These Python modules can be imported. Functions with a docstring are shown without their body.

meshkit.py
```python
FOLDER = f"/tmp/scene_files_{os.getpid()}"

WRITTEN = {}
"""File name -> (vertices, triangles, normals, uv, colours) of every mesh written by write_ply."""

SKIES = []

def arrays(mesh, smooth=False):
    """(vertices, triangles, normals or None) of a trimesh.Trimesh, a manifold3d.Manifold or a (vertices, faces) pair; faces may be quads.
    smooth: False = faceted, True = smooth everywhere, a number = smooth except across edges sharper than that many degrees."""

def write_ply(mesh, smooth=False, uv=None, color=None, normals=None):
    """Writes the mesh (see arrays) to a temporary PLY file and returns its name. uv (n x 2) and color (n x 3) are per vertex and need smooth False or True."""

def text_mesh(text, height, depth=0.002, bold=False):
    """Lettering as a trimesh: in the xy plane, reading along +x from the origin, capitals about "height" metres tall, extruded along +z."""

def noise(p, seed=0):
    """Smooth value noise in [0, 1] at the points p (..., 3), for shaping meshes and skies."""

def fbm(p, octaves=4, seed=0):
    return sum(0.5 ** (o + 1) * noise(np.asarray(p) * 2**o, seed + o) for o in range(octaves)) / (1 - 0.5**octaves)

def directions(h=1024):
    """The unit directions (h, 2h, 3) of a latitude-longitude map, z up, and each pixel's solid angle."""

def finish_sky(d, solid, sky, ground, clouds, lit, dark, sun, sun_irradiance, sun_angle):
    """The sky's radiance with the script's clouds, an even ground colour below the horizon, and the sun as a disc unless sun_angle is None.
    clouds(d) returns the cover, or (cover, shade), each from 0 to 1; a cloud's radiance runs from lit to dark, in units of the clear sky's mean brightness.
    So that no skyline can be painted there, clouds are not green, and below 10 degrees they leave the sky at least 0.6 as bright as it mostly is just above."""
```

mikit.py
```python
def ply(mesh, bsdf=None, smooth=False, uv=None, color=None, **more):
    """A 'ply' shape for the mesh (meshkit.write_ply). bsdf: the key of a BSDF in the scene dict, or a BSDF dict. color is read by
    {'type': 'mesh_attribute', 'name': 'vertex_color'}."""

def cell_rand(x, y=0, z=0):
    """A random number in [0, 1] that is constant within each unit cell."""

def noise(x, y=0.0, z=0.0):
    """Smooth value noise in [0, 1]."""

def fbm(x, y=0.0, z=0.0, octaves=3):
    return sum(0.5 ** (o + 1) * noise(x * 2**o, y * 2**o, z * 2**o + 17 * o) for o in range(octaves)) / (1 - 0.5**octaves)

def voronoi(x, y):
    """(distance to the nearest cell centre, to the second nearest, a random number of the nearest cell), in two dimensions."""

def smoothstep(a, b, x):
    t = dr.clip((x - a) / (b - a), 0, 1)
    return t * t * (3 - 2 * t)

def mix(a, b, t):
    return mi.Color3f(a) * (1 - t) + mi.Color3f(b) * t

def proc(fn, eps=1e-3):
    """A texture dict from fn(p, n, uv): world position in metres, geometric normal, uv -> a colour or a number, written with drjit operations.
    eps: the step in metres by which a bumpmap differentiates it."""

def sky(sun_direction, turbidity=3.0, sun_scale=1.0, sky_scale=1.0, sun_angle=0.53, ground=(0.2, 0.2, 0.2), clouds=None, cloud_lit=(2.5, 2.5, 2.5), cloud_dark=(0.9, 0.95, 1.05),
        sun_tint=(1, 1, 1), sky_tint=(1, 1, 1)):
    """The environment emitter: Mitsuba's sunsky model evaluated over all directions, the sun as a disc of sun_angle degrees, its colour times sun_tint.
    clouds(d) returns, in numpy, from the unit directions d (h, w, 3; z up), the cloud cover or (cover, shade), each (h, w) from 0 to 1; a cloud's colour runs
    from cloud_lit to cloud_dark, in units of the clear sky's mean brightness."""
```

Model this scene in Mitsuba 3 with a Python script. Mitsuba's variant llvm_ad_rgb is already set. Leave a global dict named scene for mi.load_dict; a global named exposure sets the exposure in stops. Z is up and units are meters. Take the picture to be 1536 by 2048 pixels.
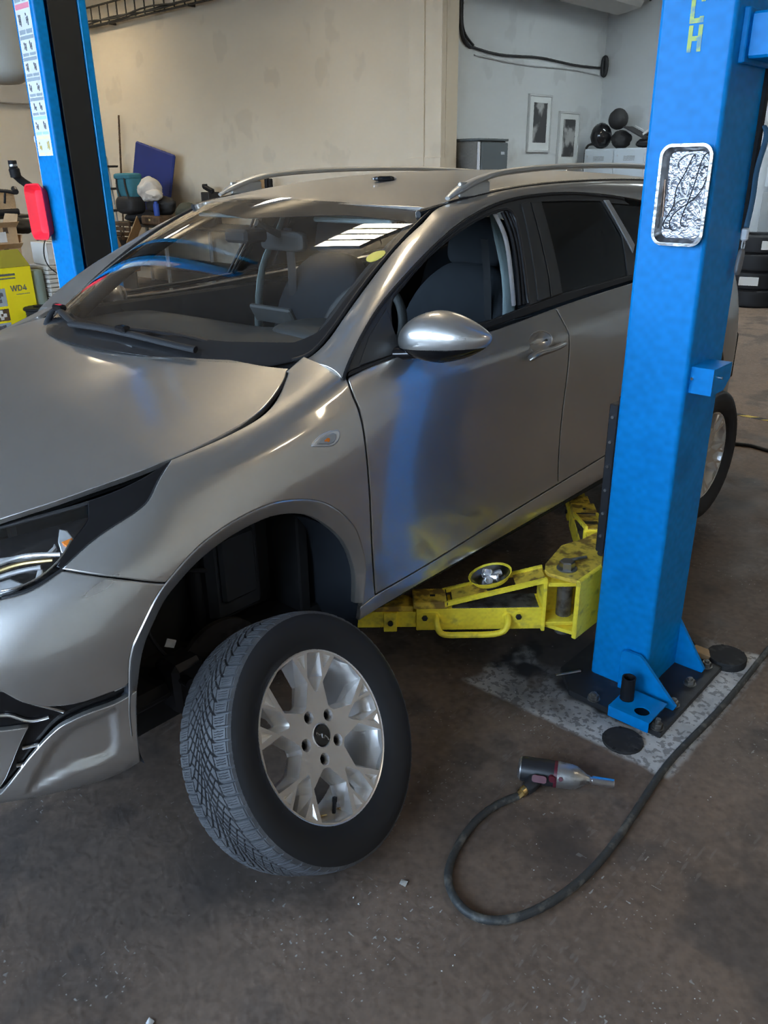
import math, random
import numpy as np, trimesh, manifold3d
import drjit as dr
import mitsuba as mi
import mikit, meshkit
from scipy.interpolate import CubicSpline, PchipInterpolator
from scipy.spatial import Delaunay
from shapely.geometry import Polygon, Point, box as sbox
from shapely import affinity, ops
T = mi.ScalarTransform4f
scene, labels = {}, {}
rng = np.random.default_rng(7)
PI = math.pi

# ---------------------------------------------------------------- camera, daylight, exposure
CAM = np.array([-1.065, -2.303, 1.628]); FWD = np.array([0.6750, 0.6240, -0.3931]); UPV = np.array([0.298, 0.257, 0.919])
scene['camera'] = {'type': 'perspective', 'fov': 51.15, 'fov_axis': 'x', 'near_clip': 0.05, 'far_clip': 200.0,
                   'to_world': T().look_at(origin=CAM.tolist(), target=(CAM + FWD).tolist(), up=UPV.tolist())}
exposure = 0.62
SKY = mikit.sky([-0.5, -0.6, 0.62], turbidity=4.0, sun_scale=0.0, sky_scale=46.0, ground=(0.22, 0.21, 0.2),
                clouds=lambda d: (np.full(d.shape[:2], 0.75), np.clip(0.6 - d[..., 2] * 0.5, 0, 1)), cloud_lit=(1.22, 1.70, 2.35), cloud_dark=(.82, 1.16, 1.62))
scene['sky'] = SKY
LAMP = 24.0     # radiance of the ceiling lamps

# ---------------------------------------------------------------- materials
def rgb(h):
    c = np.array([int(h[i:i + 2], 16) for i in (0, 2, 4)]) / 255
    return np.where(c < .04045, c / 12.92, ((c + .055) / 1.055) ** 2.4).tolist()
def C(v): return {'type': 'rgb', 'value': [float(x) for x in v]}
def mat(name, color, rough=.5, metal=0., spec=.5, coat=0., coatg=.95, sheen=0., bump=None, bscale=1., **kw):
    d = {'type': 'principled', 'base_color': color if isinstance(color, dict) else C(color), 'roughness': rough if isinstance(rough, dict) else float(rough), 'metallic': float(metal), 'specular': float(spec)}
    if coat: d['clearcoat'] = float(coat); d['clearcoat_gloss'] = float(coatg)
    if sheen: d['sheen'] = float(sheen)
    d.update(kw)
    if bump is not None: d = {'type': 'bumpmap', 'arbitrary': bump, 'scale': float(bscale), 'bsdf': d}
    scene[name] = {'type': 'twosided', 'bsdf': d}
    return name
def paint(name, color, gloss, w):
    a = {'type': 'principled', 'base_color': C(color), 'roughness': .38, 'metallic': .85, 'clearcoat': 1., 'clearcoat_gloss': .985}
    b = {'type': 'roughconductor', 'alpha': .012, 'material': 'none', 'specular_reflectance': C(gloss)}
    scene[name] = {'type': 'twosided', 'bsdf': {'type': 'blendbsdf', 'weight': w, 'a': a, 'b': b}}
fb, ns, sm, mx = mikit.fbm, mikit.noise, mikit.smoothstep, mikit.mix
def wear(base, dirt, sc=9., lo=.52, hi=.75, amt=.7, fine=60.):
    b, d = list(base), list(dirt)
    def fn(p, n, uv):
        a = sm(lo, hi, fb(p.x * sc, p.y * sc, p.z * sc, 4)) * amt
        g = ns(p.x * fine, p.y * fine, p.z * fine)
        return mx(b, d, a) * (0.92 + 0.16 * g)
    return mikit.proc(fn)
M = {}
paint('paint_grey', (.54, .515, .48), (.62, .61, .595), .32)
mat('paint_under', (.012, .012, .012), .8)
mat('plastic_black', (.010, .010, .011), .6, 0, .2)
mat('plastic_gloss', (.006, .006, .007), .07, 0, .4, .6, .99)
mat('rubber', (.016, .016, .017), .62, 0, .35)
mat('tread_rubber', wear((.066, .067, .070), (.10, .10, .10), 14., .45, .7, .6), .55, 0, .4)
mat('rubber_seal', (.01, .01, .011), .5, 0, .4)
mat('pillar_black', (.030, .030, .029), .38, 0, .5)
mat('liner', (.022, .026, .032), .62, 0, .4, bump=mikit.proc(lambda p, n, uv: fb(p.x * 30, p.y * 30, p.z * 30, 3)), bscale=.004)
mat('dark_metal', (.03, .03, .033), .5, .6)
mat('tinted_glass', (.004, .005, .005), .03, 0, .45)
mat('silver_plastic', (.40, .41, .42), .4, .6)
mat('chrome', (.75, .75, .76), .12, 1.)
mat('steel', (.50, .50, .50), .28, 1.)
mat('alloy', (.86, .84, .81), .30, .65, .5, .5, .9)
mat('alloy_face', (.62, .57, .52), .36, .5, .5, .4, .9)
mat('rail_silver', (.50, .49, .46), .38, .7, .5)
mat('amber', (.8, .22, .02), .25)
mat('clear_reflector', (.62, .62, .62), .2, .5)
mat('white_plastic', (.62, .64, .66), .45)
scene['windscreen_glass'] = {'type': 'thindielectric', 'int_ior': 1.52}
scene['lens_glass'] = {'type': 'thindielectric', 'int_ior': 1.5}
mat('seat_cloth', (.022, .026, .029), .9, 0, .2, sheen=.3)
mat('cabin_plastic', (.034, .036, .033), .6, 0, .35)
mat('cabin_light', (.20, .26, .26), .7)
mat('cabin_dark', (.015, .016, .016), .8)
mat('yellow_plastic', (.75, .62, .10), .5)
mat('lift_blue', wear((.0, .185, .50), (.001, .10, .29), 5., .55, .85, .5), .38, 0, .2)
mat('lift_blue_edge', (.02, .30, .70), .35)
mat('lift_yellow', wear((.98, .78, .055), (.30, .21, .05), 26., .54, .82, .55, 120.), .5, 0, .4)
mat('lift_yellow_rust', wear((.72, .50, .06), (.17, .085, .03), 30., .40, .66, .85, 160.), .6, 0, .3)
mat('greasy_steel', wear((.20, .19, .17), (.05, .04, .03), 30., .42, .7, .8), .42, .7)
mat('base_black', wear((.018, .018, .018), (.05, .048, .044), 18., .55, .8, .8), .5, 0, .4)
mat('strip_black', (.016, .016, .015), .55, 0, .3)
mat('sticker_white', (.70, .72, .72), .55)
mat('sticker_grey', (.30, .35, .38), .6)
mat('sticker_pink', (.75, .25, .32), .6)
mat('sticker_mint', (.42, .62, .55), .6)
mat('sticker_cream', (.78, .70, .42), .6)
mat('sticker_ink', (.09, .09, .10), .7)
mat('letter_yellow', wear((.42, .50, .12), (.05, .22, .42), 40., .5, .7, .7), .6)
mat('red_plastic', (.88, .025, .045), .35, 0, .5)
mat('pad_ring', (.13, .125, .115), .7)
mat('pad_rubber', wear((.022, .021, .02), (.07, .064, .055), 40., .5, .8, .6), .8, 0, .3)
mat('hose_rubber', wear((.035, .036, .034), (.13, .12, .10), 30., .52, .7, .7), .55, 0, .4)
mat('tool_black', (.018, .018, .02), .4)
mat('tool_red', (.10, .010, .02), .4)
mat('tool_silver', wear((.46, .45, .43), (.20, .17, .15), 50., .5, .75, .6), .36, .9)
mat('brass', (.62, .47, .22), .3, 1.)
mat('nut_chrome', (.82, .82, .82), .3, .55)
mat('tray_steel', (.40, .385, .37), .25, 1., bump=mikit.proc(lambda p, n, uv: fb(p.x * 55, p.y * 55, p.z * 55, 3)), bscale=.0015)
mat('tray_bottom', (.36, .36, .39), .3, .9, bump=mikit.proc(lambda p, n, uv: fb(p.x * 90, p.y * 90, p.z * 90, 3)), bscale=.006)
mat('wire_dark', (.03, .03, .032), .4, .6)
mat('wire_white', (.80, .80, .80), .5)
mat('copper', (.35, .23, .16), .35, .9)
mat('cardboard', wear((.42, .28, .155), (.30, .19, .10), 6., .45, .8, .6), .85, 0, .2)
mat('cardboard_dark', wear((.26, .155, .075), (.16, .09, .045), 6., .45, .8, .6), .85, 0, .2)
mat('box_white', (.50, .48, .44), .8)
mat('paper_white', (.66, .65, .62), .8)
mat('wd_yellow', (.85, .70, .01), .55)
mat('wd_olive', (.24, .21, .01), .6)
mat('mat_blue', (.012, .022, .13), .8)
mat('bag_teal', (.035, .15, .19), .85)
mat('cloth_white', (.52, .48, .42), .9)
mat('clutter_dark', (.02, .019, .018), .7)
mat('clutter_brown', wear((.10, .058, .03), (.03, .02, .012), 14., .4, .7, .8), .8)
mat('clutter_olive', (.045, .05, .035), .8)
mat('clutter_blue', (.02, .06, .30), .5)
mat('slat_white', (.46, .44, .39), .6)
mat('drum_green', (.20, .25, .21), .6)
mat('tank_white', (.42, .42, .38), .6)
mat('fridge_side', wear((.17, .165, .15), (.27, .26, .24), 4., .5, .8, .8), .35, .5)
mat('fridge_front', (.10, .115, .12), .4, .3)
mat('cabinet_white', (.50, .54, .56), .5)
mat('picture_frame', (.42, .43, .42), .4)
mat('picture_mat', (.60, .62, .60), .8)
mat('cable_black', (.012, .012, .012), .6)
mat('conduit_grey', (.30, .31, .30), .6)
mat('tray_dark', (.02, .018, .014), .6)
mat('tape_yellow', (.45, .33, .06), .7)
mat('rope_blue', (.03, .09, .16), .8)
mat('fob_grey', (.13, .13, .135), .45)
mat('tag_white', (.60, .60, .60), .6)
mat('light_red', (.35, .01, .015), .3)
mat('disc_iron', wear((.05, .045, .04), (.02, .018, .016), 30., .45, .7, .7), .6, .6)
def picture_fn(seed):
    def fn(p, n, uv):
        a = fb(p.x * 7 + seed, p.z * 6 + seed, 3., 4)
        return mx([.04, .04, .04], [.32, .32, .31], sm(.42, .68, a))
    return mikit.proc(fn)
mat('print_one', picture_fn(3.), .6); mat('print_two', picture_fn(9.), .6)
scene['lamp_emit'] = {'type': 'diffuse', 'reflectance': C((.8, .8, .75))}

# floor: dark worn coating, a bare concrete patch round the lift foot, oil stains
def floor_col(p, n, uv):
    x, y = p.x, p.y
    big = fb(x * .9, y * .9, 1., 4); mid = fb(x * 5, y * 5, 2., 4); fine = fb(x * 60, y * 60, 3., 3)
    c = mx([.122, .083, .058], [.165, .116, .084], sm(.35, .68, big))
    c = mx(c, [.045, .040, .037], sm(.52, .72, mid) * .55)
    c = c * (.75 + .5 * fine)
    # pale scuffs and specks
    sc = sm(.90, .95, ns(x * 130, y * 130)) * sm(.5, .75, ns(x * 5, y * 5, 5.))
    c = mx(c, [.32, .30, .27], sc * .8)
    scr = sm(.70, .80, fb(x * 22 + 5, y * 75, 4., 3)) * sm(.52, .7, ns(x * 3, y * 3, 8.))
    c = mx(c, [.22, .20, .18], scr * .25)
    # concrete patch
    jag = (fb(x * 16, y * 16, 7., 4) - .5) * .05
    inside = sm(-.012, .012, x + jag * .3 - .82) * sm(-.012, .012, 1.64 + jag - x) * sm(-.014, .014, y + jag * .3 + 1.66) * sm(-.02, .02, -.93 + jag * 2.5 - y)
    conc = mx([.60, .57, .53], [.36, .34, .315], fb(x * 28, y * 28, 4., 4))
    conc = mx(conc, [.12, .11, .10], sm(.54, .66, fb(x * 85, y * 85, 9., 3)) * .65)
    worn = sm(.28, .44, fb(x * 9 + 3, y * 9, 2., 4) + (.14 - dr.abs(x - .90)) * .9 + sm(-1.45, -1.62, y) * .5)
    smear = sm(.97, 1.07, x + (fb(x * 7, y * 7, 3., 3) - .5) * .35) * sm(-1.52, -1.36, y + (fb(x * 6, y * 6, 5., 3) - .5) * .2)
    conc = mx(conc, [.022, .021, .02], sm(.1, .8, smear))
    c = mx(c, conc, inside * (0.45 + .55 * worn))
    # oil stains
    def spot(cx, cy, r, a):
        d = dr.sqrt(dr.square(x - cx) + dr.square(y - cy)) + (fb(x * 8, y * 8, 6., 3) - .5) * .18
        return sm(r, r * .35, d) * a
    for s in ((.40, -1.53, .16, .55), (-.35, -.75, .55, .5), (.35, -1.30, .2, .35), (1.1, -1.1, .42, .75), (-.1, -1.02, .35, .6)):
        c = mx(c, [.020, .019, .019], spot(*s))
    return c
mat('floor_mat', mikit.proc(floor_col), mikit.proc(lambda p, n, uv: .52 + .25 * fb(p.x * 9, p.y * 9, 1., 3)), 0, .35,
    bump=mikit.proc(lambda p, n, uv: fb(p.x * 80, p.y * 80, 1., 3)), bscale=.002)
def wall_col(base, stain):
    def fn(p, n, uv):
        a = fb(p.x * .8 + p.y * .8, p.z * .8, 2., 3)
        s = sm(.66, .74, fb(p.x * 3 + p.y * 3.1, p.z * 2.2, 4., 4))
        return mx(base, stain, s * .25) * (.94 + .12 * a)
    return mikit.proc(fn)
mat('wall_beige', wall_col([.55, .475, .365], [.40, .34, .26]), .85, 0, .2)
mat('wall_white', wall_col([.52, .535, .53], [.34, .34, .33]), .85, 0, .2)
mat('wall_lit', (.74, .66, .54), .9)
mat('wall_plain', (.52, .48, .41), .9)
mat('ceiling_mat', (.40, .385, .36), .9)
mat('soffit_mat', wall_col([.36, .35, .33], [.2, .19, .18]), .9, 0, .2, bump=mikit.proc(lambda p, n, uv: fb(p.x * 9, p.y * 9, p.z * 9, 3)), bscale=.02)

# ---------------------------------------------------------------- helpers
def numbered(key):
    if key not in scene and not any(k.startswith(key + '__') for k in scene): return key
    i = 1
    while f'{key}_{i:03d}' in scene or any(k.startswith(f'{key}_{i:03d}__') for k in scene): i += 1
    return f'{key}_{i:03d}'
def tag(key, label=None, cat=None, group=None, kind=None):
    d = labels.setdefault(key, {})
    if label: d['label'] = label
    if cat: d['category'] = cat
    if group: d['group'] = group
    if kind: d['kind'] = kind
def thing(name, label, cat, group=None):
    key = numbered(name); scene[key + '__'] = None; tag(key, label, cat, group); return key
def obj(name, mesh, m, parent=None, smooth=False, label=None, **kw):
    key = numbered(parent + '__' + name if parent else name)
    scene.pop((parent or '') + '__', None)
    if isinstance(mesh, dict): d = {**mesh, 'bsdf': {'type': 'ref', 'id': m}} if m else dict(mesh)
    elif isinstance(mesh, tuple) and len(mesh) == 3 and mesh[2] is not None:
        p = meshkit.write_ply((mesh[0], mesh[1]), normals=mesh[2])
        d = {'type': 'ply', 'filename': p, 'face_normals': False, 'bsdf': {'type': 'ref', 'id': m}}
    else: d = mikit.ply(mesh[:2] if isinstance(mesh, tuple) else mesh, m, smooth=smooth)
    d.update(kw); scene[key] = d
    if label: tag(key, label)
    return key
def struct(name, mesh, m, parent=None, **kw):
    k = obj(name, mesh, m, parent, **kw)
    if not parent: tag(k, kind='structure')
    return k
def cat(*ms):
    ms = [m for m in ms if m is not None]
    return trimesh.util.concatenate(ms)
def Rot(a, ax): return trimesh.transformations.rotation_matrix(a, ax)
def Tr(*v): return trimesh.transformations.translation_matrix(v)
def frame(o, x, y, z):
    m = np.eye(4); m[:3, 0], m[:3, 1], m[:3, 2], m[:3, 3] = x, y, z, o; return m
def tf(mesh, *Ms):
    mesh = mesh.copy()
    for m in Ms: mesh.apply_transform(m)
    return mesh
def bx(x0, x1, y0, y1, z0, z1, r=.004):
    """box with chamfered edges"""
    a = np.array([[x0, x1], [y0, y1], [z0, z1]], float); a.sort(axis=1); r = min(r, *( (a[:, 1] - a[:, 0]) * .45))
    if r <= 0: m = trimesh.creation.box(extents=a[:, 1] - a[:, 0]); m.apply_translation(a.mean(1)); return m
    pts = []
    for i in (0, 1):
        for j in (0, 1):
            for k in (0, 1):
                s = np.array([1 - 2 * i, 1 - 2 * j, 1 - 2 * k]); c = np.array([a[0, i], a[1, j], a[2, k]])
                for ax in range(3):
                    q = c + s * r; q[ax] = c[ax]; pts.append(q)
    return trimesh.convex.convex_hull(np.array(pts))
def bxc(c, s, r=.004, M=None):
    m = bx(-s[0] / 2, s[0] / 2, -s[1] / 2, s[1] / 2, -s[2] / 2, s[2] / 2, r)
    if M is not None: m.apply_transform(M)
    m.apply_translation(c); return m
def spl(pts, n=40, closed=False):
    p = np.array(pts, float)
    if closed: p = np.vstack([p, p[:1]])
    t = np.r_[0, np.cumsum(np.linalg.norm(np.diff(p, axis=0), axis=1) ** .5)]
    return CubicSpline(t, p, axis=0, bc_type='periodic' if closed else 'natural')(np.linspace(0, t[-1], n))
def tube(path, r, n=10, cap=True, flat=1.):
    P = np.array(path, float); r = np.broadcast_to(np.array(r, float), len(P))
    t = np.gradient(P, axis=0); t /= np.maximum(np.linalg.norm(t, axis=1, keepdims=True), 1e-12)
    u = np.cross(t[0], [0, 0, 1.]);
    if np.linalg.norm(u) < .1: u = np.cross(t[0], [1., 0, 0])
    u /= np.linalg.norm(u); V = []; a = np.arange(n) * 2 * PI / n
    for i in range(len(P)):
        u = u - t[i] * (u @ t[i]); u /= np.linalg.norm(u); w = np.cross(t[i], u)
        V.append(P[i] + r[i] * (np.outer(np.cos(a), u) + flat * np.outer(np.sin(a), w)))
    V = np.vstack(V); F = []
    for i in range(len(P) - 1):
        for j in range(n):
            k = (j + 1) % n; F += [[i * n + j, i * n + k, (i + 1) * n + k], [i * n + j, (i + 1) * n + k, (i + 1) * n + j]]
    if cap:
        c0, c1 = len(V), len(V) + 1; V = np.vstack([V, P[:1], P[-1:]]); e = (len(P) - 1) * n
        F += [[c0, (j + 1) % n, j] for j in range(n)] + [[c1, e + j, e + (j + 1) % n] for j in range(n)]
    return trimesh.Trimesh(V, F, process=False)
def lathe(prof, n=48):
    """profile of (radius, z) turned about z"""
    return trimesh.creation.revolve(np.array(prof, float), sections=n)
def cyl(p0, p1, r, n=20, r2=None):
    return tube(np.array([p0, p1], float), [r, r if r2 is None else r2], n)
def hexa(c, r, h, M=None):
    m = lathe([(0, 0), (r, 0), (r, h * .85), (r * .85, h), (0, h)], 6)
    if M is not None: m.apply_transform(M)
    m.apply_translation(c); return m
def ext(poly, h, r=0):
    """polygon extruded along +z, top edge chamfered by r"""
    if not isinstance(poly, Polygon): poly = Polygon(poly)
    m = trimesh.creation.extrude_polygon(poly, h, engine='earcut')
    return m
def rrect(w, h, r, n=6):
    return sbox(-w / 2 + r, -h / 2 + r, w / 2 - r, h / 2 - r).buffer(r, quad_segs=n)
def sq(a, b, c, e1=.4, e2=.4, n=32, m=20):
    """superellipsoid"""
    f = lambda w, e: np.sign(w) * np.abs(w) ** e
    u = np.linspace(-PI, PI, n, endpoint=False); v = np.linspace(-PI / 2, PI / 2, m)
    U, V = np.meshgrid(u, v, indexing='ij')
    P = np.stack([a * f(np.cos(V), e1) * f(np.cos(U), e2), b * f(np.cos(V), e1) * f(np.sin(U), e2), c * f(np.sin(V), e1)], -1)
    F = []
    for i in range(n):
        k = (i + 1) % n
        for j in range(m - 1): F += [[i * m + j, k * m + j, k * m + j + 1], [i * m + j, k * m + j + 1, i * m + j + 1]]
    return trimesh.Trimesh(P.reshape(-1, 3), F, process=False)
def grid(P, closed_u=False):
    n, m = P.shape[:2]; F = []
    i, j = np.meshgrid(np.arange(n if closed_u else n - 1), np.arange(m - 1), indexing='ij'); i, j = i.ravel(), j.ravel(); k = (i + 1) % n
    F = np.vstack([np.stack([i * m + j, k * m + j, k * m + j + 1], 1), np.stack([i * m + j, k * m + j + 1, i * m + j + 1], 1)])
    return trimesh.Trimesh(P.reshape(-1, 3), F, process=False)
def text3(s, h, o, ex, ey, depth=.001, bold=False, center=False):
    m = meshkit.text_mesh(s, h, depth, bold)
    if center: m.apply_translation([-(m.bounds[0, 0] + m.bounds[1, 0]) / 2, 0, 0])
    ex, ey = np.array(ex, float), np.array(ey, float)
    m.apply_transform(frame(o, ex, ey, np.cross(ex, ey))); return m

# ---------------------------------------------------------------- the room
ZC = 4.75
struct('floor', bx(-5.7, 10.6, -7, 13, -.06, 0, 0), 'floor_mat')
struct('wall_back', bx(6.5, 6.7, 3.705, 13, 0, ZC, 0), 'wall_beige')
struct('wall_side', bx(6.7, 10.3, 3.95, 4.1, 0, ZC, 0), 'wall_white')
struct('wall_rear', bx(10.3, 10.5, -7, 4.1, 0, ZC, 0), 'wall_white')
struct('wall_left', bx(-5.7, 6.7, 13, 13.2, 0, ZC, 0), 'wall_plain')
struct('wall_right', bx(-5.7, 10.3, -6.4, -6.2, 0, ZC, 0), 'wall_lit')
# front wall with two wide window openings
struct('wall_front', cat(bx(-5.7, -5.5, -7.2, -3.6, 0, ZC, 0), bx(-5.7, -5.5, -.2, .4, 0, ZC, 0), bx(-5.7, -5.5, 7., 13.2, 0, ZC, 0), bx(-5.7, -5.5, -3.6, -.2, 4.4, ZC, 0), bx(-5.7, -5.5, .4, 7., 4.4, ZC, 0), bx(-5.7, -5.5, -3.6, -.2, 0, 1.45, 0), bx(-5.7, -5.5, .4, 7., 0, 1.45, 0)), 'wall_lit')
struct('ceiling', bx(-5.7, 10.3, -7, 13, ZC, ZC + .1, 0), 'ceiling_mat')
struct('trim_1', cat(bx(6.42, 6.5, 3.705, 4.17, 0, ZC, .006), bx(6.40, 6.425, 3.93, 3.95, 0, ZC, .004)), 'wall_beige')
struct('trim_2', bx(6.41, 6.5, 3.70, 4.18, 0, 1.74, .004), 'wall_beige')
struct('trim_3', bx(6.6, 7.22, 3.93, 3.952, 0, ZC, .004), 'wall_white')
pr = Polygon([(0, 0), (0, -1.3), (.32, -1.25), (.62, -.72), (.70, 0)])
m = ext(pr, 3.15); m.apply_transform(frame((6.95, 3.705, ZC), (0, -1, 0), (0, 0, 1), (1, 0, 0)))
struct('trim_4', m, 'soffit_mat')

# ceiling lamps: a tray with white blades, the tubes shining between them
def ceiling_lamp(x, y, z, lx, ly, label, tint=(1., .84, .58)):
    t = thing('ceiling_lamp', label, 'lamp', 'fluorescent lamps over the workshop')
    w = .03
    obj('housing', cat(bx(x - lx / 2 - w, x + lx / 2 + w, y - ly / 2 - w, y + ly / 2 + w, z, z + .09, .01), bx(x - lx / 2 - w, x - lx / 2, y - ly / 2 - w, y + ly / 2 + w, z - .07, z, .004), bx(x + lx / 2, x + lx / 2 + w, y - ly / 2 - w, y + ly / 2 + w, z - .07, z, .004),
        bx(x - lx / 2, x + lx / 2, y - ly / 2 - w, y - ly / 2, z - .07, z, .004), bx(x - lx / 2, x + lx / 2, y + ly / 2, y + ly / 2 + w, z - .07, z, .004)), 'white_plastic', t)
    p = trimesh.Trimesh([[x - lx / 2, y - ly / 2, z - .02], [x + lx / 2, y - ly / 2, z - .02], [x + lx / 2, y + ly / 2, z - .02], [x - lx / 2, y + ly / 2, z - .02]], [[0, 2, 1], [0, 3, 2]], process=False)
    obj('diffuser', p, 'lamp_emit', t, emitter={'type': 'area', 'radiance': {'type': 'rgb', 'value': [LAMP * c for c in tint]}})
    q = trimesh.Trimesh([[x - lx / 2, y - ly / 2, z + .0905], [x + lx / 2, y - ly / 2, z + .0905], [x + lx / 2, y + ly / 2, z + .0905], [x - lx / 2, y + ly / 2, z + .0905]], [[0, 1, 2], [0, 2, 3]], process=False)
    obj('uplight', q, 'lamp_emit', t, emitter={'type': 'area', 'radiance': {'type': 'rgb', 'value': [LAMP * .2 * c for c in tint]}})
    n = int(round(lx / .17))
    for i in range(1, n):
        obj('blade', bx(x - lx / 2 + i * lx / n - .013, x - lx / 2 + i * lx / n + .013, y - ly / 2, y + ly / 2, z - .068, z - .022, 0), 'conduit_grey', t)
    obj('cord', cat(cyl((x, y - .2, z + .09), (x, y - .2, ZC), .006, 6), cyl((x, y + .2, z + .09), (x, y + .2, ZC), .006, 6)), 'cable_black', t)
ceiling_lamp(2.05, 1.15, 4.15, .66, .62, 'warm white louvred lamp mirrored in the windscreen, hung over the car')
for x, y, lx, ly, s in ((2.9, 6.3, .30, 1.2, 'over the cartons at the left'), (2.3, -4.5, .42, .55, 'behind the right lift post'), (5.4, 10.3, .4, 1.5, 'near the beige wall'), (5.2, 1.2, .3, 1.2, 'over the tail of the car'), (4.6, 5.2, .3, 1.2, 'before the beige wall')):
    ceiling_lamp(x, y, 4.25, lx, ly, 'long warm white louvred lamp hung ' + s)
ceiling_lamp(8.6, .8, 4.3, .6, 2.0, 'cool white louvred lamp hung in the bay at the back', (.85, .97, 1.02))

# ---------------------------------------------------------------- the car: surfaces in the car's own frame (x back, y to its left, z up)
CS, CZ = .00227, .1708
def carw(P):
    P = np.asarray(P, float); return np.stack([P[..., 0], -P[..., 1], P[..., 2] + CZ + CS * P[..., 0]], -1)


# ---- lower body surface: stations from front centre round the corner to the rear, rows from sill to shoulder
ST=[ # label u, rows (x,y,z)
 [(-.86,0,.15),(-.905,0,.19),(-.92,0,.33),(-.915,0,.45),(-.895,0,.53),(-.86,0,.60),(-.815,0,.65),(-.775,0,.685),(-.735,0,.705)],
 [(-.83,.28,.15),(-.88,.285,.19),(-.895,.29,.33),(-.89,.29,.45),(-.87,.285,.53),(-.835,.275,.60),(-.79,.26,.65),(-.75,.25,.685),(-.71,.24,.705)],
 [(-.76,.52,.15),(-.81,.54,.19),(-.825,.55,.33),(-.825,.55,.45),(-.81,.54,.53),(-.77,.51,.60),(-.72,.47,.65),(-.68,.435,.69),(-.65,.41,.715)],
 [(-.65,.67,.15),(-.69,.70,.19),(-.70,.715,.34),(-.70,.72,.46),(-.685,.705,.54),(-.65,.665,.62),(-.61,.61,.675),(-.58,.565,.715),(-.56,.53,.74)],
 [(-.50,.77,.15),(-.53,.81,.19),(-.535,.82,.35),(-.535,.825,.47),(-.525,.815,.56),(-.50,.775,.65),(-.475,.715,.71),(-.455,.66,.75),(-.44,.625,.775)],
 [(-.355,.83,.15),(-.365,.868,.19),(-.36,.878,.35),(-.36,.882,.48),(-.35,.88,.58),(-.33,.858,.68),(-.315,.81,.74),(-.30,.76,.785),(-.295,.715,.81)],
]
def side(x,l): return [(x,y,z) for y,z in l]
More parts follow.
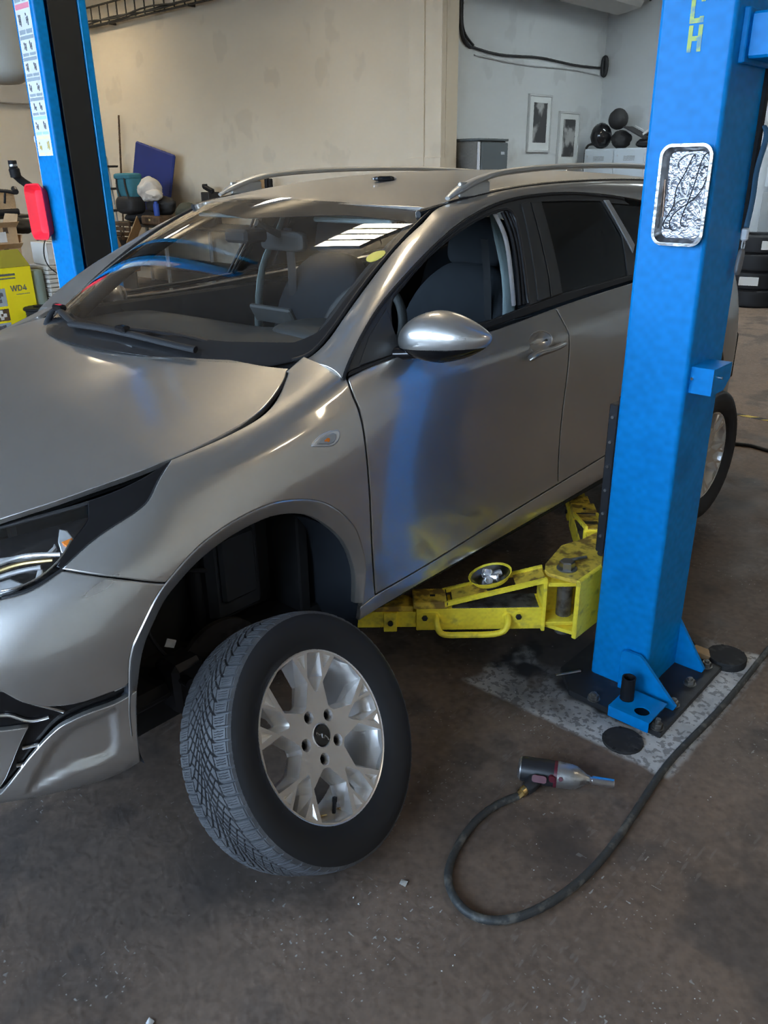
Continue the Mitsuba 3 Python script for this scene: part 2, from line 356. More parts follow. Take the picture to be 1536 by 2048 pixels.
ST+=[side(-.15,[(.855,.155),(.882,.20),(.893,.36),(.897,.50),(.897,.62),(.880,.72),(.845,.795),(.803,.835),(.770,.852)]),
 side(.05,[(.855,.17),(.88,.22),(.893,.36),(.9,.50),(.9,.64),(.893,.745),(.868,.838),(.822,.875),(.747,.897)]),
 side(.25,[(.86,.185),(.883,.235),(.893,.36),(.9,.50),(.9,.65),(.896,.765),(.876,.870),(.832,.925),(.70,.95)]),
 side(.42,[(.86,.19),(.885,.245),(.893,.36),(.898,.50),(.9,.65),(.896,.785),(.880,.893),(.843,.968),(.70,1.02)]),
 side(.80,[(.855,.195),(.882,.25),(.882,.37),(.879,.50),(.878,.65),(.880,.805),(.876,.912),(.838,.98),(.782,1.10)]),
 side(1.5,[(.855,.205),(.882,.26),(.880,.38),(.876,.51),(.874,.66),(.873,.81),(.866,.918),(.812,1.005),(.755,1.125)]),
 side(2.2,[(.857,.215),(.884,.27),(.884,.39),(.884,.52),(.884,.67),(.880,.82),(.866,.93),(.797,1.03),(.74,1.15)]),
 side(2.65,[(.86,.22),(.886,.275),(.895,.40),(.90,.53),(.90,.68),(.892,.81),(.872,.91),(.787,1.045),(.73,1.165)]),
 side(3.2,[(.82,.23),(.855,.29),(.868,.41),(.872,.54),(.87,.69),(.858,.82),(.835,.92),(.765,1.05),(.71,1.165)]),
 [(3.52,.70,.25),(3.55,.75,.31),(3.57,.77,.43),(3.57,.775,.56),(3.55,.77,.70),(3.52,.75,.83),(3.49,.73,.93),(3.46,.68,1.05),(3.42,.63,1.165)],
 [(3.62,.45,.25),(3.66,.48,.31),(3.69,.50,.43),(3.69,.50,.56),(3.66,.50,.70),(3.63,.50,.83),(3.60,.50,.93),(3.56,.48,1.05),(3.52,.46,1.165)],
 [(3.66,0,.25),(3.71,0,.31),(3.74,0,.43),(3.74,0,.56),(3.71,0,.70),(3.68,0,.83),(3.65,0,.93),(3.61,0,1.05),(3.57,0,1.165)]]
ST=np.array(ST,float)
ST[...,0]=np.where(ST[...,0]>2.9,2.9+(ST[...,0]-2.9)*.62,ST[...,0]) # squash
mid=ST[:,3,:]
U=np.r_[0,np.cumsum(np.linalg.norm(np.diff(mid[:,:2],axis=0),axis=1))]
V=np.array([.15,.21,.36,.50,.62,.73,.81,.88,.98])
_Bu=CubicSpline(U,ST,axis=0)
U0=float(np.interp(-.15,mid[:,0],U))   # u at x=-.15
def B(u,v):
    u=np.asarray(u,float).ravel();v=np.asarray(v,float).ravel()
    R=_Bu(u)            # n,9,3
    # akima along v for each - vectorised via piecewise cubic hermite with pchip slopes
    d=np.diff(R,axis=1)/np.diff(V)[None,:,None]
    m=np.empty_like(R); m[:,1:-1]=(d[:,1:]*np.diff(V)[None,:-1,None]+d[:,:-1]*np.diff(V)[None,1:,None])/(np.diff(V)[:-1]+np.diff(V)[1:])[None,:,None]
    m[:,0]=d[:,0];m[:,-1]=d[:,-1]
    ck=np.clip((np.interp(u,[1.2,1.75],[.0,.92])),0,1)[:,None]   # sharp shoulder line at row 6
    ml=m.copy(); ml[:,6]=m[:,6]*(1-ck)+d[:,5]*ck; m=m.copy(); m[:,6]=m[:,6]*(1-ck)+d[:,6]*ck
    k=np.clip(np.searchsorted(V,v)-1,0,7); h=V[k+1]-V[k]; t=((v-V[k])/h)[:,None]; h=h[:,None]
    i=np.arange(len(v)); p0,p1,m0,m1=R[i,k],R[i,k+1],m[i,k],ml[i,k+1]
    return (2*t**3-3*t**2+1)*p0+(t**3-2*t**2+t)*h*m0+(-2*t**3+3*t**2)*p1+(t**3-t**2)*h*m1
# hood edge (gap) curve
_gap=ST[:10,8].copy()
def gapz(x): return np.interp(x,[-.735,-.71,-.65,-.56,-.44,-.295,-.15,.05,.25,.36,.42],[.705,.705,.715,.74,.775,.81,.852,.897,.95,.976,.99])
def gapy(x): return PchipInterpolator([-.735,-.71,-.65,-.56,-.44,-.295,-.15,.05,.25,.36,.42],[0.05,.24,.41,.53,.625,.715,.770,.747,.70,.665,.645])(x)
_zc=CubicSpline([-.74,-.6,-.4,-.2,0,.2,.4],[.708,.772,.845,.899,.942,.98,1.012])
_ze=CubicSpline([-.74,-.56,-.44,-.295,-.15,.05,.25,.42],[.69,.742,.777,.814,.852,.900,.948,.985])
def H(x,y):
    x=np.asarray(x,float);y=np.abs(np.asarray(y,float))
    yg=np.interp(x,[-.74,-.65,-.56,-.44,-.295,-.15,.05,.25,.42],[.50,.58,.64,.69,.74,.775,.750,.70,.645])
    t=y/yg
    z=_ze(x)+(_zc(x)-_ze(x))*(1-np.clip(t,0,1.3)**2.3)
    yc=.40+.10*(-x)  # crease line
    k=.010; fold=lambda a: k*np.logaddexp(0,a/k)
    z=z+.055*(fold(yg-y)-fold(yc-y)-0)*(yg>yc)-.055*k*np.log(2)*0
    return z
# greenhouse side
_yb=PchipInterpolator([.3,.42,.8,1.5,2.2,2.65,3.2,3.5],[.842,.843,.838,.812,.797,.787,.765,.70])
_zb=PchipInterpolator([.3,.42,.8,1.5,2.2,2.65,3.2,3.5],[.95,.968,.98,1.005,1.03,1.045,1.05,1.05])
def G(x,z):
    x=np.asarray(x,float);dz=np.asarray(z,float)-_zb(x)
    return _yb(x)-.40*dz-.22*dz*np.abs(dz)
# roof
_re=CubicSpline([.90,1.1,1.3,1.6,2.0,2.5,3.0,3.35],[1.322,1.353,1.377,1.396,1.402,1.394,1.366,1.33])
_ry=PchipInterpolator([.9,1.1,1.6,2.2,3.0,3.35],[.59,.60,.60,.59,.565,.535])
_rc=PchipInterpolator([.9,1.6,3.35],[.028,.042,.04])
def R(x,y):
    x=np.asarray(x,float);t=np.abs(np.asarray(y,float))/_ry(x)
    return _re(x)+_rc(x)*(1-np.clip(t,0,1.2)**2.2)
# windscreen  s: 0 cowl..1 header ; y
def Wx(y,s):
    y=np.abs(np.asarray(y,float));s=np.asarray(s,float)
    x0=.10+.30*(y/.70)**2.2; x1=.92+.105*(y/.6)**2
    return x0+(x1-x0)*s
def Wz(y,s):
    y=np.abs(np.asarray(y,float));s=np.asarray(s,float)
    z0=1.0-.03*(y/.7)**2; z1=1.366-.03*(y/.6)**2
    return z0+(z1-z0)*s+.035*4*s*(1-s)*.9
def W(y,s): return np.stack([Wx(y,s),np.asarray(y,float)+0*s,Wz(y,s)],-1)

def HF(x, y): return np.stack([x, y, H(x, y)], -1)
def GF(x, z): return np.stack([x, G(x, z), z], -1)
def RF(x, y): return np.stack([x, y, R(x, y)], -1)
def off(F, d):
    """the surface F moved along its normal, outwards positive"""
    def f(u, v):
        return F(u, v) + normal(F, u, v) * d
    return f
def normal(F, u, v, e=2e-3):
    a = F(u + e, v) - F(u - e, v); b = F(u, v + e) - F(u, v - e)
    n = np.cross(a, b); n /= np.maximum(np.linalg.norm(n, axis=-1, keepdims=True), 1e-12)
    P = F(u, v); c = np.stack([np.clip(P[..., 0], .2, 3.), np.zeros(P.shape[:-1]), np.full(P.shape[:-1], .55)], -1)
    s = np.sign(((P - c) * n).sum(-1).sum()) or 1
    return n * s
def resample(loop, h):
    L = np.array(loop, float)
    if np.linalg.norm(L[0] - L[-1]) < 1e-9: L = L[:-1]
    out = []
    for a, b in zip(L, np.roll(L, -1, 0)):
        k = max(1, int(np.ceil(np.linalg.norm(b - a) / h)))
        out.append(a + (b - a) * np.arange(k)[:, None] / k)
    return np.vstack(out)
def inset(L, d):
    t = np.roll(L, -1, 0) - np.roll(L, 1, 0); t /= np.maximum(np.linalg.norm(t, axis=1, keepdims=True), 1e-12)
    n = np.stack([-t[:, 1], t[:, 0]], 1)
    return L + n * d, -n
def panel(F, loop, holes=(), res=.03, depth=.014, edge=.0035, side=1, round_=True):
    """sheet-metal panel on surface F inside the parameter loop: rounded rim and a turned-in flange. (vertices, faces, normals) in the world"""
    poly = Polygon(loop, holes)
    if not poly.is_valid: poly = poly.buffer(0)
    if poly.geom_type != 'Polygon': poly = max(poly.geoms, key=lambda g: g.area)
    poly = poly.simplify(.0004)
    loops = [np.array(poly.exterior.coords)] + [np.array(i.coords) for i in poly.interiors]
    for i in range(len(loops)):
        ccw = Polygon(loops[i]).exterior.is_ccw
        if ccw != (i == 0): loops[i] = loops[i][::-1]
    loops = [resample(l, res * .6) for l in loops]
    ins = [inset(l, edge) for l in loops]
    inner = [a for a, _ in ins]
    ip = Polygon(inner[0], [i for i in inner[1:]])
    if not ip.is_valid: ip = ip.buffer(0)
    x0, y0, x1, y1 = ip.bounds
    gx, gy = np.meshgrid(np.arange(x0, x1, res), np.arange(y0, y1, res)); gx = gx + (np.arange(gx.shape[0]) % 2)[:, None] * res / 2
    g = np.stack([gx.ravel(), gy.ravel()], 1)
    from shapely import contains_xy
    core = ip.buffer(-res * .38)
    g = g[contains_xy(core, g[:, 0], g[:, 1])] if not core.is_empty else g[:0]
    Q = np.vstack(inner + [g]); tri = Delaunay(Q).simplices
    c = Q[tri].mean(1); tri = tri[contains_xy(ip.buffer(1e-6), c[:, 0], c[:, 1])]
    area = np.abs(np.cross(Q[tri[:, 1]] - Q[tri[:, 0]], Q[tri[:, 2]] - Q[tri[:, 0]])); tri = tri[area > 1e-9]
    V = F(Q[:, 0], Q[:, 1]); N = normal(F, Q[:, 0], Q[:, 1])
    Vs, Ns, Fs = [V], [N], [tri]; base = len(V); at = 0
    for (il, out2), ol in zip(ins, loops):
        k = len(ol); n = normal(F, ol[:, 0], ol[:, 1]); po = F(ol[:, 0], ol[:, 1])
        e = 1e-3
        od = F(ol[:, 0] + out2[:, 0] * e, ol[:, 1] + out2[:, 1] * e) - po; od /= np.maximum(np.linalg.norm(od, axis=1, keepdims=True), 1e-12)
        pin = F(il[:, 0], il[:, 1]); nin = normal(F, il[:, 0], il[:, 1])
        p1 = po - n * edge * .5; n1 = n * .75 + od; n1 /= np.linalg.norm(n1, axis=1, keepdims=True)
        p2 = po - n * depth
        Vs += [pin, p1, p1, p2]; Ns += [nin, n1, od, od]
        i = np.arange(k); j = (i + 1) % k; b = base
        for r0, r1 in ((b, b + k), (b + 2 * k, b + 3 * k)):
            Fs += [np.stack([r0 + i, r1 + i, r1 + j], 1), np.stack([r0 + i, r1 + j, r0 + j], 1)]
        base += 4 * k
    V, N, Fc = np.vstack(Vs), np.vstack(Ns), np.vstack(Fs)
    if side < 0: V = V * [1, -1, 1]; N = N * [1, -1, 1]
    V = carw(V); N = N * [1, -1, 1]
    gn = np.cross(V[Fc[:, 1]] - V[Fc[:, 0]], V[Fc[:, 2]] - V[Fc[:, 0]]); fl = (gn * N[Fc].sum(1)).sum(1) < 0
    Fc[fl] = Fc[fl][:, ::-1]
    return V, Fc, N
def join(*parts):
    V, Fc, N, at = [], [], [], 0
    for v, f, n in parts: V.append(v); Fc.append(f + at); N.append(n); at += len(v)
    return np.vstack(V), np.vstack(Fc), np.vstack(N)
def sp(pts, n=24): return [tuple(p) for p in spl(pts, n)]
def cw(mesh):
    """a mesh in the car's frame -> the world"""
    m = mesh.copy(); m.vertices = carw(m.vertices); m.invert(); return m
def both(mesh): return cat(cw(mesh), cw(tf(mesh, np.diag([1, -1, 1, 1.]))))
g_ = .0028   # half a shut line
car = thing('car', 'grey metallic estate car with its front wheel off, raised on the yellow lift arms', 'car')

GAPB = [(1.3869, 0.963), (1.4657, 0.9319), (1.5595, 0.9186), (1.6557, 0.9206), (1.7472, 0.9493), (1.8091, 0.975)]
LAMP_LINE = [(0.9171, 0.7499), (0.964, 0.7495), (0.9969, 0.7561), (1.0258, 0.7672), (1.0397, 0.7733), (1.0715, 0.7925), (1.1166, 0.8165), (1.1603, 0.8287), (1.2036, 0.8337), (1.2543, 0.8381), (1.2857, 0.8489), (1.3197, 0.8726), (1.3553, 0.9045), (1.3889, 0.9586)]
SEAM = [(1.0397, 0.7723), (1.0968, 0.7412), (1.1681, 0.7019), (1.2483, 0.6509), (1.294, 0.621)]
ARCH_F = [(1.294, 0.621), (1.2579, 0.6001), (1.222, 0.551), (1.196, 0.499), (1.174, 0.42), (1.16, 0.36), (1.154, 0.3), (1.155, 0.235)]
ARCH = [(1.294, 0.621), (1.3453, 0.6408), (1.4105, 0.6566), (1.4794, 0.6655), (1.5431, 0.6664), (1.5909, 0.6594), (1.663, 0.6337), (1.7309, 0.5946), (1.7989, 0.5404), (1.83, 0.5), (1.848, 0.458), (1.858, 0.42), (1.861, 0.37), (1.858, 0.31), (1.85, 0.24)]
DOOR_F = [(1.8934, 0.886), (1.887, 0.8517), (1.8917, 0.8135), (1.8994, 0.7724), (1.9004, 0.7239), (1.9089, 0.601), (1.914, 0.5), (1.921, 0.42), (1.931, 0.312)]
DOOR_B = [(2.9508, 0.8859), (2.9616, 0.8439), (2.9716, 0.7729), (2.9673, 0.7136), (2.9589, 0.6465), (2.9494, 0.5714), (2.946, 0.48), (2.946, 0.41), (2.95, 0.336)]
ROCK = [(1.931, 0.31), (2.179, 0.306), (2.503, 0.315), (2.95, 0.336), (3.295, 0.352), (3.72, 0.368)]
def du(l, d): return [(u + d, v) for u, v in l]
def dv(l, d): return [(u, v + d) for u, v in l]
def boxu(F, u0, u1, v0, v1, du_=.12, **kw): return panel(F, [(u0, v0), (u1, v0), (u1, v1), (u0, v1)], **kw)
# wheel-arch flares: the wing ends at the outer line, the flare slopes in from there to the opening
lp = ARCH_F[::-1] + ARCH[1:]
lpc = spl(lp[1:-1], 160); _a = np.gradient(lpc, axis=0); _a /= np.linalg.norm(_a, axis=1, keepdims=True); lpn = np.stack([-_a[:, 1], _a[:, 0]], 1)
lpw = .042 * np.interp(lpc[:, 1], [.24, .40, .52], [.30, .62, 1.])
LPO = lpc + lpn * lpw[:, None]
iseam = int(np.argmin(np.linalg.norm(LPO - np.array([1.262, .645]), axis=1)))
SEAM_ = [q for q in SEAM if q[0] < 1.24] + [tuple(LPO[iseam])]
fender = sp(LAMP_LINE[4:], 40)[::-1] + dv(sp(SEAM_, 12), g_ * .7) + [tuple(q) for q in LPO[iseam + 1:]] + [(1.868, .296), (1.928, .306)] + du(sp(DOOR_F, 30)[::-1], -g_) + [(1.882, .93), (1.876, .98)] + [(1.809, .979)] + dv(sp(GAPB, 24), -g_)[::-1]
for s in (1, -1): obj('fender', panel(B, fender, res=.026, side=s), 'paint_grey', car)
def lip(s, i0, i1):
    rows = []
    for t, h in ((1.0, -.001), (.93, .0015), (.80, .0005), (.06, -.013), (0, -.016), (-.02, -.030)):
        q = lpc[i0:i1] + lpn[i0:i1] * (lpw[i0:i1] * t)[:, None]; rows.append(B(q[:, 0], q[:, 1]) + normal(B, q[:, 0], q[:, 1]) * h)
    m = grid(np.stack(rows, 1))
    return cw(m if s > 0 else tf(m, np.diag([1, -1, 1, 1.])))
for s in (1, -1): obj('arch_lip', lip(s, 0, 160), 'paint_grey', car, smooth=40)
# bumper
STRIP_U = [(0.0, 0.555), (0.4999, 0.545), (0.8, 0.535), (0.898, 0.524), (0.915, 0.5), (0.933, 0.476), (0.964, 0.452), (0.993, 0.438), (1.039, 0.428), (1.1, 0.429), (1.166, 0.431)]
LOW_T = [(1.163, 0.405), (1.117, 0.394), (1.075, 0.392), (1.044, 0.389), (1.013, 0.381), (0.993, 0.373), (0.971, 0.357), (0.926, 0.32), (0.891, 0.285), (0.855, 0.248), (0.7999, 0.2219), (0.5105, 0.225), (0, 0.215)]
ARCH_MID = [(1.291, 0.616), (1.2579, 0.5981), (1.222, 0.551), (1.196, 0.499), (1.176, 0.432)]
front_o = [tuple(q) for q in LPO[:iseam][::-1] if q[1] > .434]
upper = [(0, .70)] + [(.5, .715), (.75, .745)] + dv(sp(LAMP_LINE[:5], 14), -g_ * 1.4) + dv(sp(SEAM_, 12), -g_ * .7)[1:] + front_o + [q for q in sp(STRIP_U[3:], 30) if q[0] < front_o[-1][0] - .004][::-1] + [(.80, .535), (.5, .545), (0, .555)]
SCOOP = Polygon(sp([(1.118, .384), (1.114, .33), (1.110, .288), (1.095, .270), (1.037, .262), (.973, .250), (.905, .232), (.93, .29), (.985, .350), (1.03, .371), (1.075, .379), (1.118, .384)], 60)).buffer(0)
def LOWF(u, v):
    import shapely
    q = shapely.points(np.asarray(u, float).ravel(), np.asarray(v, float).ravel()); d = shapely.distance(q, SCOOP.exterior) * shapely.contains(SCOOP, q)
    return B(u, v) - normal(B, u, v) * (np.clip(d / .022, 0, 1) ** 2 * (3 - 2 * np.clip(d / .022, 0, 1)) * .011)[:, None]
lower = sp(LOW_T[:10], 30) + [(.80, .222), (.5, .215), (0, .215), (0, .165), (.8, .168), (1.0, .172), (1.09, .196), (1.153, .222), (1.152, .30), (1.157, .36)]
obj('bumper', join(*[panel(B, upper, res=.026, side=s) for s in (1, -1)], *[panel(LOWF, lower, res=.010, side=s) for s in (1, -1)]), 'paint_grey', car)
bmp = numbered('x') and car + '__bumper'
black = [(0, .552), (.5, .543), (.80, .533), (.897, .521)] + sp(STRIP_U[3:], 30)[1:] + [(1.168, .405)] + sp(LOW_T[:10], 30)[1:] + [(.80, .220), (.5, .213), (0, .213)]
obj('grille_trim', join(*[panel(off(B, -.022), black, res=.035, side=s, edge=.001) for s in (1, -1)]), 'plastic_gloss', bmp)
curtain = [(.60, .40), (.881, .400), (.934, .391), (.873, .283), (.857, .262), (.70, .26)]
for s in (1, -1): obj('air_blade', panel(off(B, -.006), curtain, res=.03, side=s), 'paint_grey', bmp)
def strips(F, line, w, d, s=1, n=30):
    c = spl(line, n); P = F(c[:, 0], c[:, 1]); Nn = normal(F, c[:, 0], c[:, 1])
    P = P + Nn * d
    return cw(tube(P if s > 0 else P * [1, -1, 1], w, 8))
for l in ([(.70, .58), (.897, .516), (.932, .472), (.982, .425), (1.007, .402)], [(.6, .445), (.887, .437), (.913, .422), (.938, .401), (.976, .398)]):
    for s in (1, -1): obj('chrome_line', strips(B, l, .0045, -.018, s), 'chrome', bmp, smooth=40)
for s in (1, -1): obj('chrome_line', strips(B, [(1.118, .418), (1.14, .421), (1.166, .425)], .003, -.016, s), 'steel', bmp, smooth=40)
for z in (.335, .30):
    for s in (1, -1): obj('vane', strips(B, [(.895 + (z - .30) * .5, z), (.925 + (z - .30) * .6, z)], .004, -.016, s), 'chrome', bmp, smooth=40)
# headlights
inner = [(.60, .745), (.80, .745)] + sp([(.918, .76), (.953, .757), (.999, .767), (1.021, .778), (1.041, .796), (1.071, .829), (1.102, .856), (1.114, .869)], 20)
topl = [(1.3869, 0.963), (1.2998, 0.9449), (1.2, 0.9419), (1.1, 0.9442), (0.9999, 0.9475), (0.93, 0.9548), (0.8, 0.9649), (0.6, 0.97)]
lens = inner + [(1.13, .944)] + topl[4:]
tail = sp([(1.114, .869), (1.102, .856), (1.071, .829), (1.041, .796), (1.03, .783)], 12) + dv(sp(LAMP_LINE[4:], 30), .003) + [(1.384, .966)] + topl[1:3] + [(1.13, .944)]
housing = sp(LAMP_LINE, 40)[:] + topl[1:] + [(.60, .74), (.80, .742)]
for s in (1, -1):
    hl = obj('headlight', panel(off(B, -.055), [(u, v) for u, v in housing], res=.04, side=s), 'plastic_gloss', car, label='dark headlamp with clear lens and amber reflector')
    obj('lens', panel(off(B, -.001), lens, res=.025, side=s, depth=.002), 'lens_glass', hl)
    obj('lamp_tail', panel(off(B, -.004), tail, res=.025, side=s), 'plastic_gloss', hl)
    obj('rim_seal', cat(strips(B, LAMP_LINE, .006, -.008, s), strips(B, [(1.389, .965)] + topl[1:], .005, -.010, s)), 'rubber_seal', hl, smooth=40)
    obj('bright_edge', strips(B, [(.918, .764), (.96, .763), (1.003, .774), (1.025, .786), (1.043, .80), (1.07, .832)], .0025, -.006, s), 'chrome', hl, smooth=40)
    obj('amber_reflector', panel(off(B, -.009), [(1.05, .836), (1.071, .839), (1.073, .831), (1.06, .819), (1.052, .827)], res=.01, side=s, depth=.008), 'amber', hl)
    obj('side_reflector', panel(off(B, -.012), [(1.052, .869), (1.066, .861), (1.074, .837), (1.058, .812), (1.044, .812), (1.043, .84)], res=.012, side=s, depth=.01), 'clear_reflector', hl)
    obj('light_guide', panel(off(B, -.014), [(1.033, .875), (1.042, .873), (1.046, .862), (1.033, .834), (1.018, .824), (.978, .829), (.929, .837), (.90, .842), (.90, .832), (.929, .829), (.979, .820), (1.02, .815), (1.036, .829)], res=.012, side=s, depth=.012), 'clear_reflector', hl)
    for a, b, c, d in (((.90, .824), (.97, .828), (1.042, .811), 'clear_reflector'), ((.90, .808), (.96, .812), (1.025, .803), 'brass'), ((.90, .795), (.95, .797), (1.00, .794), 'clear_reflector')):
        obj('projector', strips(B, [a, b, c], .0055, -.016, s), d, hl, smooth=40)
    obj('reflector_box', panel(off(B, -.028), [(.90, .792), (.93, .793), (.955, .776), (.94, .768), (.90, .766)], res=.012, side=s, depth=.012), 'clear_reflector', hl)
    obj('clip', panel(off(B, -.018), [(.994, .797), (1.002, .790), (.998, .777), (.982, .772)], res=.01, side=s, depth=.008), 'clear_reflector', hl)
obj('grille', join(*[panel(off(B, -.035), [(0, .66), (.45, .68), (.62, .72), (.64, .97), (0, .975)], res=.05, side=s) for s in (1, -1)]), 'plastic_gloss', bmp)
for v_ in np.arange(.73, .96, .055):
    for s in (1, -1): obj('grille_bar', strips(B, [(.0, v_), (.3, v_), (.56, v_ + .01)], .007, -.03, s), 'dark_metal', bmp, smooth=40)
# doors
front_door = [(1.931, .3155)] + du(sp(DOOR_F, 30)[::-1], g_)[1:] + [(1.896, .8775), (2.3, .8785), (2.949, .8785)] + du(sp(DOOR_B, 30), -g_)[1:] + dv(sp(ROCK[:4], 16), g_)[::-1]
front_door = du(sp(DOOR_F, 30)[::-1], g_)[1:-1] + [(1.8955, .8775), (2.3, .8785), (2.9495, .8785)] + du(sp(DOOR_B, 30), -g_)[1:-1] + dv(sp(ROCK[:4], 16), g_)[::-1]
rear_door = du(sp(DOOR_B, 30), g_)[::-1][1:-1] + [(2.957, .8785), (3.5, .8785), (3.875, .8785), (3.868, .80), (3.835, .70), (3.79, .60), (3.75, .52), (3.71, .45), (3.70, .375)] + dv(sp(ROCK[3:], 16), g_)[::-1]
quarter = [(3.881, .8785), (3.874, .80), (3.841, .70), (3.796, .60), (3.80, .40)] + [(4.161 - .36 * math.cos(a), .30 + .345 * math.sin(a)) for a in np.linspace(.2, PI - .1, 26)] + [(4.53, .27), (4.85, .22), (5.25, .22), (5.25, .98), (3.9, .98)]
DOORS = {}
EL = [(2.788 + .070 * math.cos(a), .812 + .026 * math.sin(a)) for a in np.linspace(0, 2 * PI, 40, endpoint=False)]
def CUP(u, v):
    r2 = np.clip(((np.asarray(u, float) - 2.788) / .070) ** 2 + ((np.asarray(v, float) - .812) / .026) ** 2, 0, 1)
    return B(u, v) - normal(B, u, v) * (.030 * (1 - r2) ** .7 + .002)[:, None]
for s in (1, -1):
    DOORS[s] = obj('front_door', panel(B, front_door, [EL], res=.03, side=s), 'paint_grey', car)
    rd = obj('rear_door', panel(B, rear_door, res=.035, side=s), 'paint_grey', car)
    obj('quarter_panel', panel(B, quarter, res=.04, side=s), 'paint_grey', car)
    obj('sill', panel(B, [(1.866, .292), (1.931, .306)] + dv(sp(ROCK, 20), -g_)[1:] + [(3.72, .24), (2.9, .232), (2.2, .236), (1.95, .238), (1.862, .236)], res=.03, side=s), 'paint_grey', car)
    # handle: a bar over a scooped cup
    hb = spl([(2.6956, 0.7782), (2.716, 0.7877), (2.7902, 0.7903), (2.8703, 0.7915), (2.9208, 0.7915)], 22); P = B(hb[:, 0], hb[:, 1]) + normal(B, hb[:, 0], hb[:, 1]) * (np.sin(np.linspace(0.12, PI - .12, 22)) ** .5 * .030)[:, None]
    w = np.interp(np.linspace(0, 1, 22), [0, .1, .5, .8, 1], [.015, .0205, .0175, .0155, .010])
    hm = tube(P if s > 0 else P * [1, -1, 1], w, 12, flat=.55)
    h = obj('handle', cw(hm), 'paint_grey', DOORS[s], smooth=60)
    obj('handle_cup', panel(CUP, EL, res=.008, side=s, depth=.003, edge=.001), 'paint_grey', DOORS[s])
    hb = spl([(3.55, .835), (3.60, .842), (3.70, .846), (3.78, .848)], 16); P = B(hb[:, 0], hb[:, 1]) + normal(B, hb[:, 0], hb[:, 1]) * (np.sin(np.linspace(0.12, PI - .12, 16)) ** .5 * .034)[:, None]
    obj('handle', cw(tube(P if s > 0 else P * [1, -1, 1], .013, 12, flat=.55)), 'paint_grey', rd, smooth=60)
    # side repeater
    rp = [(1.7174, 0.7816), (1.7368, 0.7896), (1.7661, 0.793), (1.8015, 0.7891), (1.8146, 0.7819), (1.8098, 0.7704), (1.7941, 0.7635), (1.7743, 0.764), (1.7444, 0.7719), (1.7198, 0.779)]
    k = obj('side_repeater', panel(off(B, .004), [tuple(p) for p in spl(rp, 40, True)[:-1]], res=.01, side=s, depth=.008), 'clear_reflector', car, label='small almond-shaped clear indicator')
    cc = np.array(rp).mean(0); obj('repeater_bulb', panel(off(B, .0065), [tuple(cc + (np.array(p) - cc) * (.22, .38)) for p in rp], res=.006, side=s, depth=.003), 'amber', k)
    obj('repeater_lens', panel(off(B, .0055), [tuple(cc + (np.array(p) - cc) * .72) for p in rp], res=.008, side=s, depth=.003), 'silver_plastic', k)
# bonnet
GAPH = [(-.735, .45), (-.66, .51), (-.565, .575), (-.466, .634), (-.375, .682), (-.276, .725), (-.20, .756), (-.127, .778), (-.053, .790), (.042, .795), (.142, .782), (.238, .738), (.292, .703), (.318, .680)]
gh = sp(GAPH, 50)
rear_edge = [(.331, .671), (.293, .60), (.268, .53), (.222, .393), (.202, .257), (.192, .1), (.191, 0)]
re_ = sp(rear_edge, 24)
hood = [(x, y - g_) for x, y in gh] + re_ + [(x, -y) for x, y in re_[::-1]][1:] + [(x, -y + g_) for x, y in gh[::-1]] + [(-.765, -.25), (-.775, 0), (-.765, .25)]
obj('bonnet', panel(HF, hood, res=.028), 'paint_grey', car)
# under-shell: closes every shut line from behind
shell = [(0, .20), (1.06, .20), (1.11, .26), (1.12, .36), (1.15, .46), (1.19, .55), (1.24, .63), (1.33, .68), (1.48, .71), (1.6, .70), (1.75, .64), (1.86, .54), (1.90, .42), (1.90, .25), (3.72, .25), (3.76, .45), (3.9, .62), (4.16, .69), (4.42, .62), (4.56, .45), (4.6, .25), (5.25, .25), (5.25, .87), (2.2, .87), (1.87, .955), (1.80, .955), (1.72, .92), (1.62, .90), (1.40, .93), (1.28, .85), (1.20, .80), (1.0, .72), (0, .68)]
obj('inner_shell', join(*[panel(off(B, -.03), shell, res=.05, side=s, edge=.001) for s in (1, -1)]), 'paint_under', car)
k = [(x, y - .035) for x, y in gh]
obj('engine_cover', panel(off(HF, -.035), k + [(.30, .60), (.19, 0), (.30, -.60)] + [(x, -y) for x, y in k[::-1]], res=.06), 'paint_under', car)
# roof-side rails of sheet metal, from wing to tail
E1P = np.array([(.362, .655, .970), (.395, .674, .984), (.422, .683, .999), (.468, .686, 1.028), (.523, .681, 1.068), (.615, .669, 1.13), (.736, .650, 1.203), (.854, .633, 1.264), (.954, .619, 1.306), (1.03, .604, 1.337)])
xr = np.array([1.2, 1.5, 1.9, 2.3, 2.8, 3.3]); E1P = np.vstack([E1P, np.stack([xr, _ry(xr) * 1.0 + .004, _re(xr) - .003], 1)])
E2Q = np.array([(.358, .952), (.389, .985), (.465, 1.046), (.575, 1.114), (.719, 1.179), (.872, 1.239), (1.037, 1.293), (1.205, 1.332), (1.375, 1.356), (1.578, 1.366), (1.75, 1.366), (1.914, 1.358), (2.109, 1.341), (2.307, 1.317), (2.8, 1.24), (3.2, 1.14)])
e2 = spl(E2Q, 200)
e1 = spl(E1P, 200)
e1c = CubicSpline(np.linspace(0, 1, 200), e1, axis=0); e2c = CubicSpline(np.linspace(0, 1, 200), np.stack([e2[:, 0], G(e2[:, 0], e2[:, 1]), e2[:, 1]], 1), axis=0)
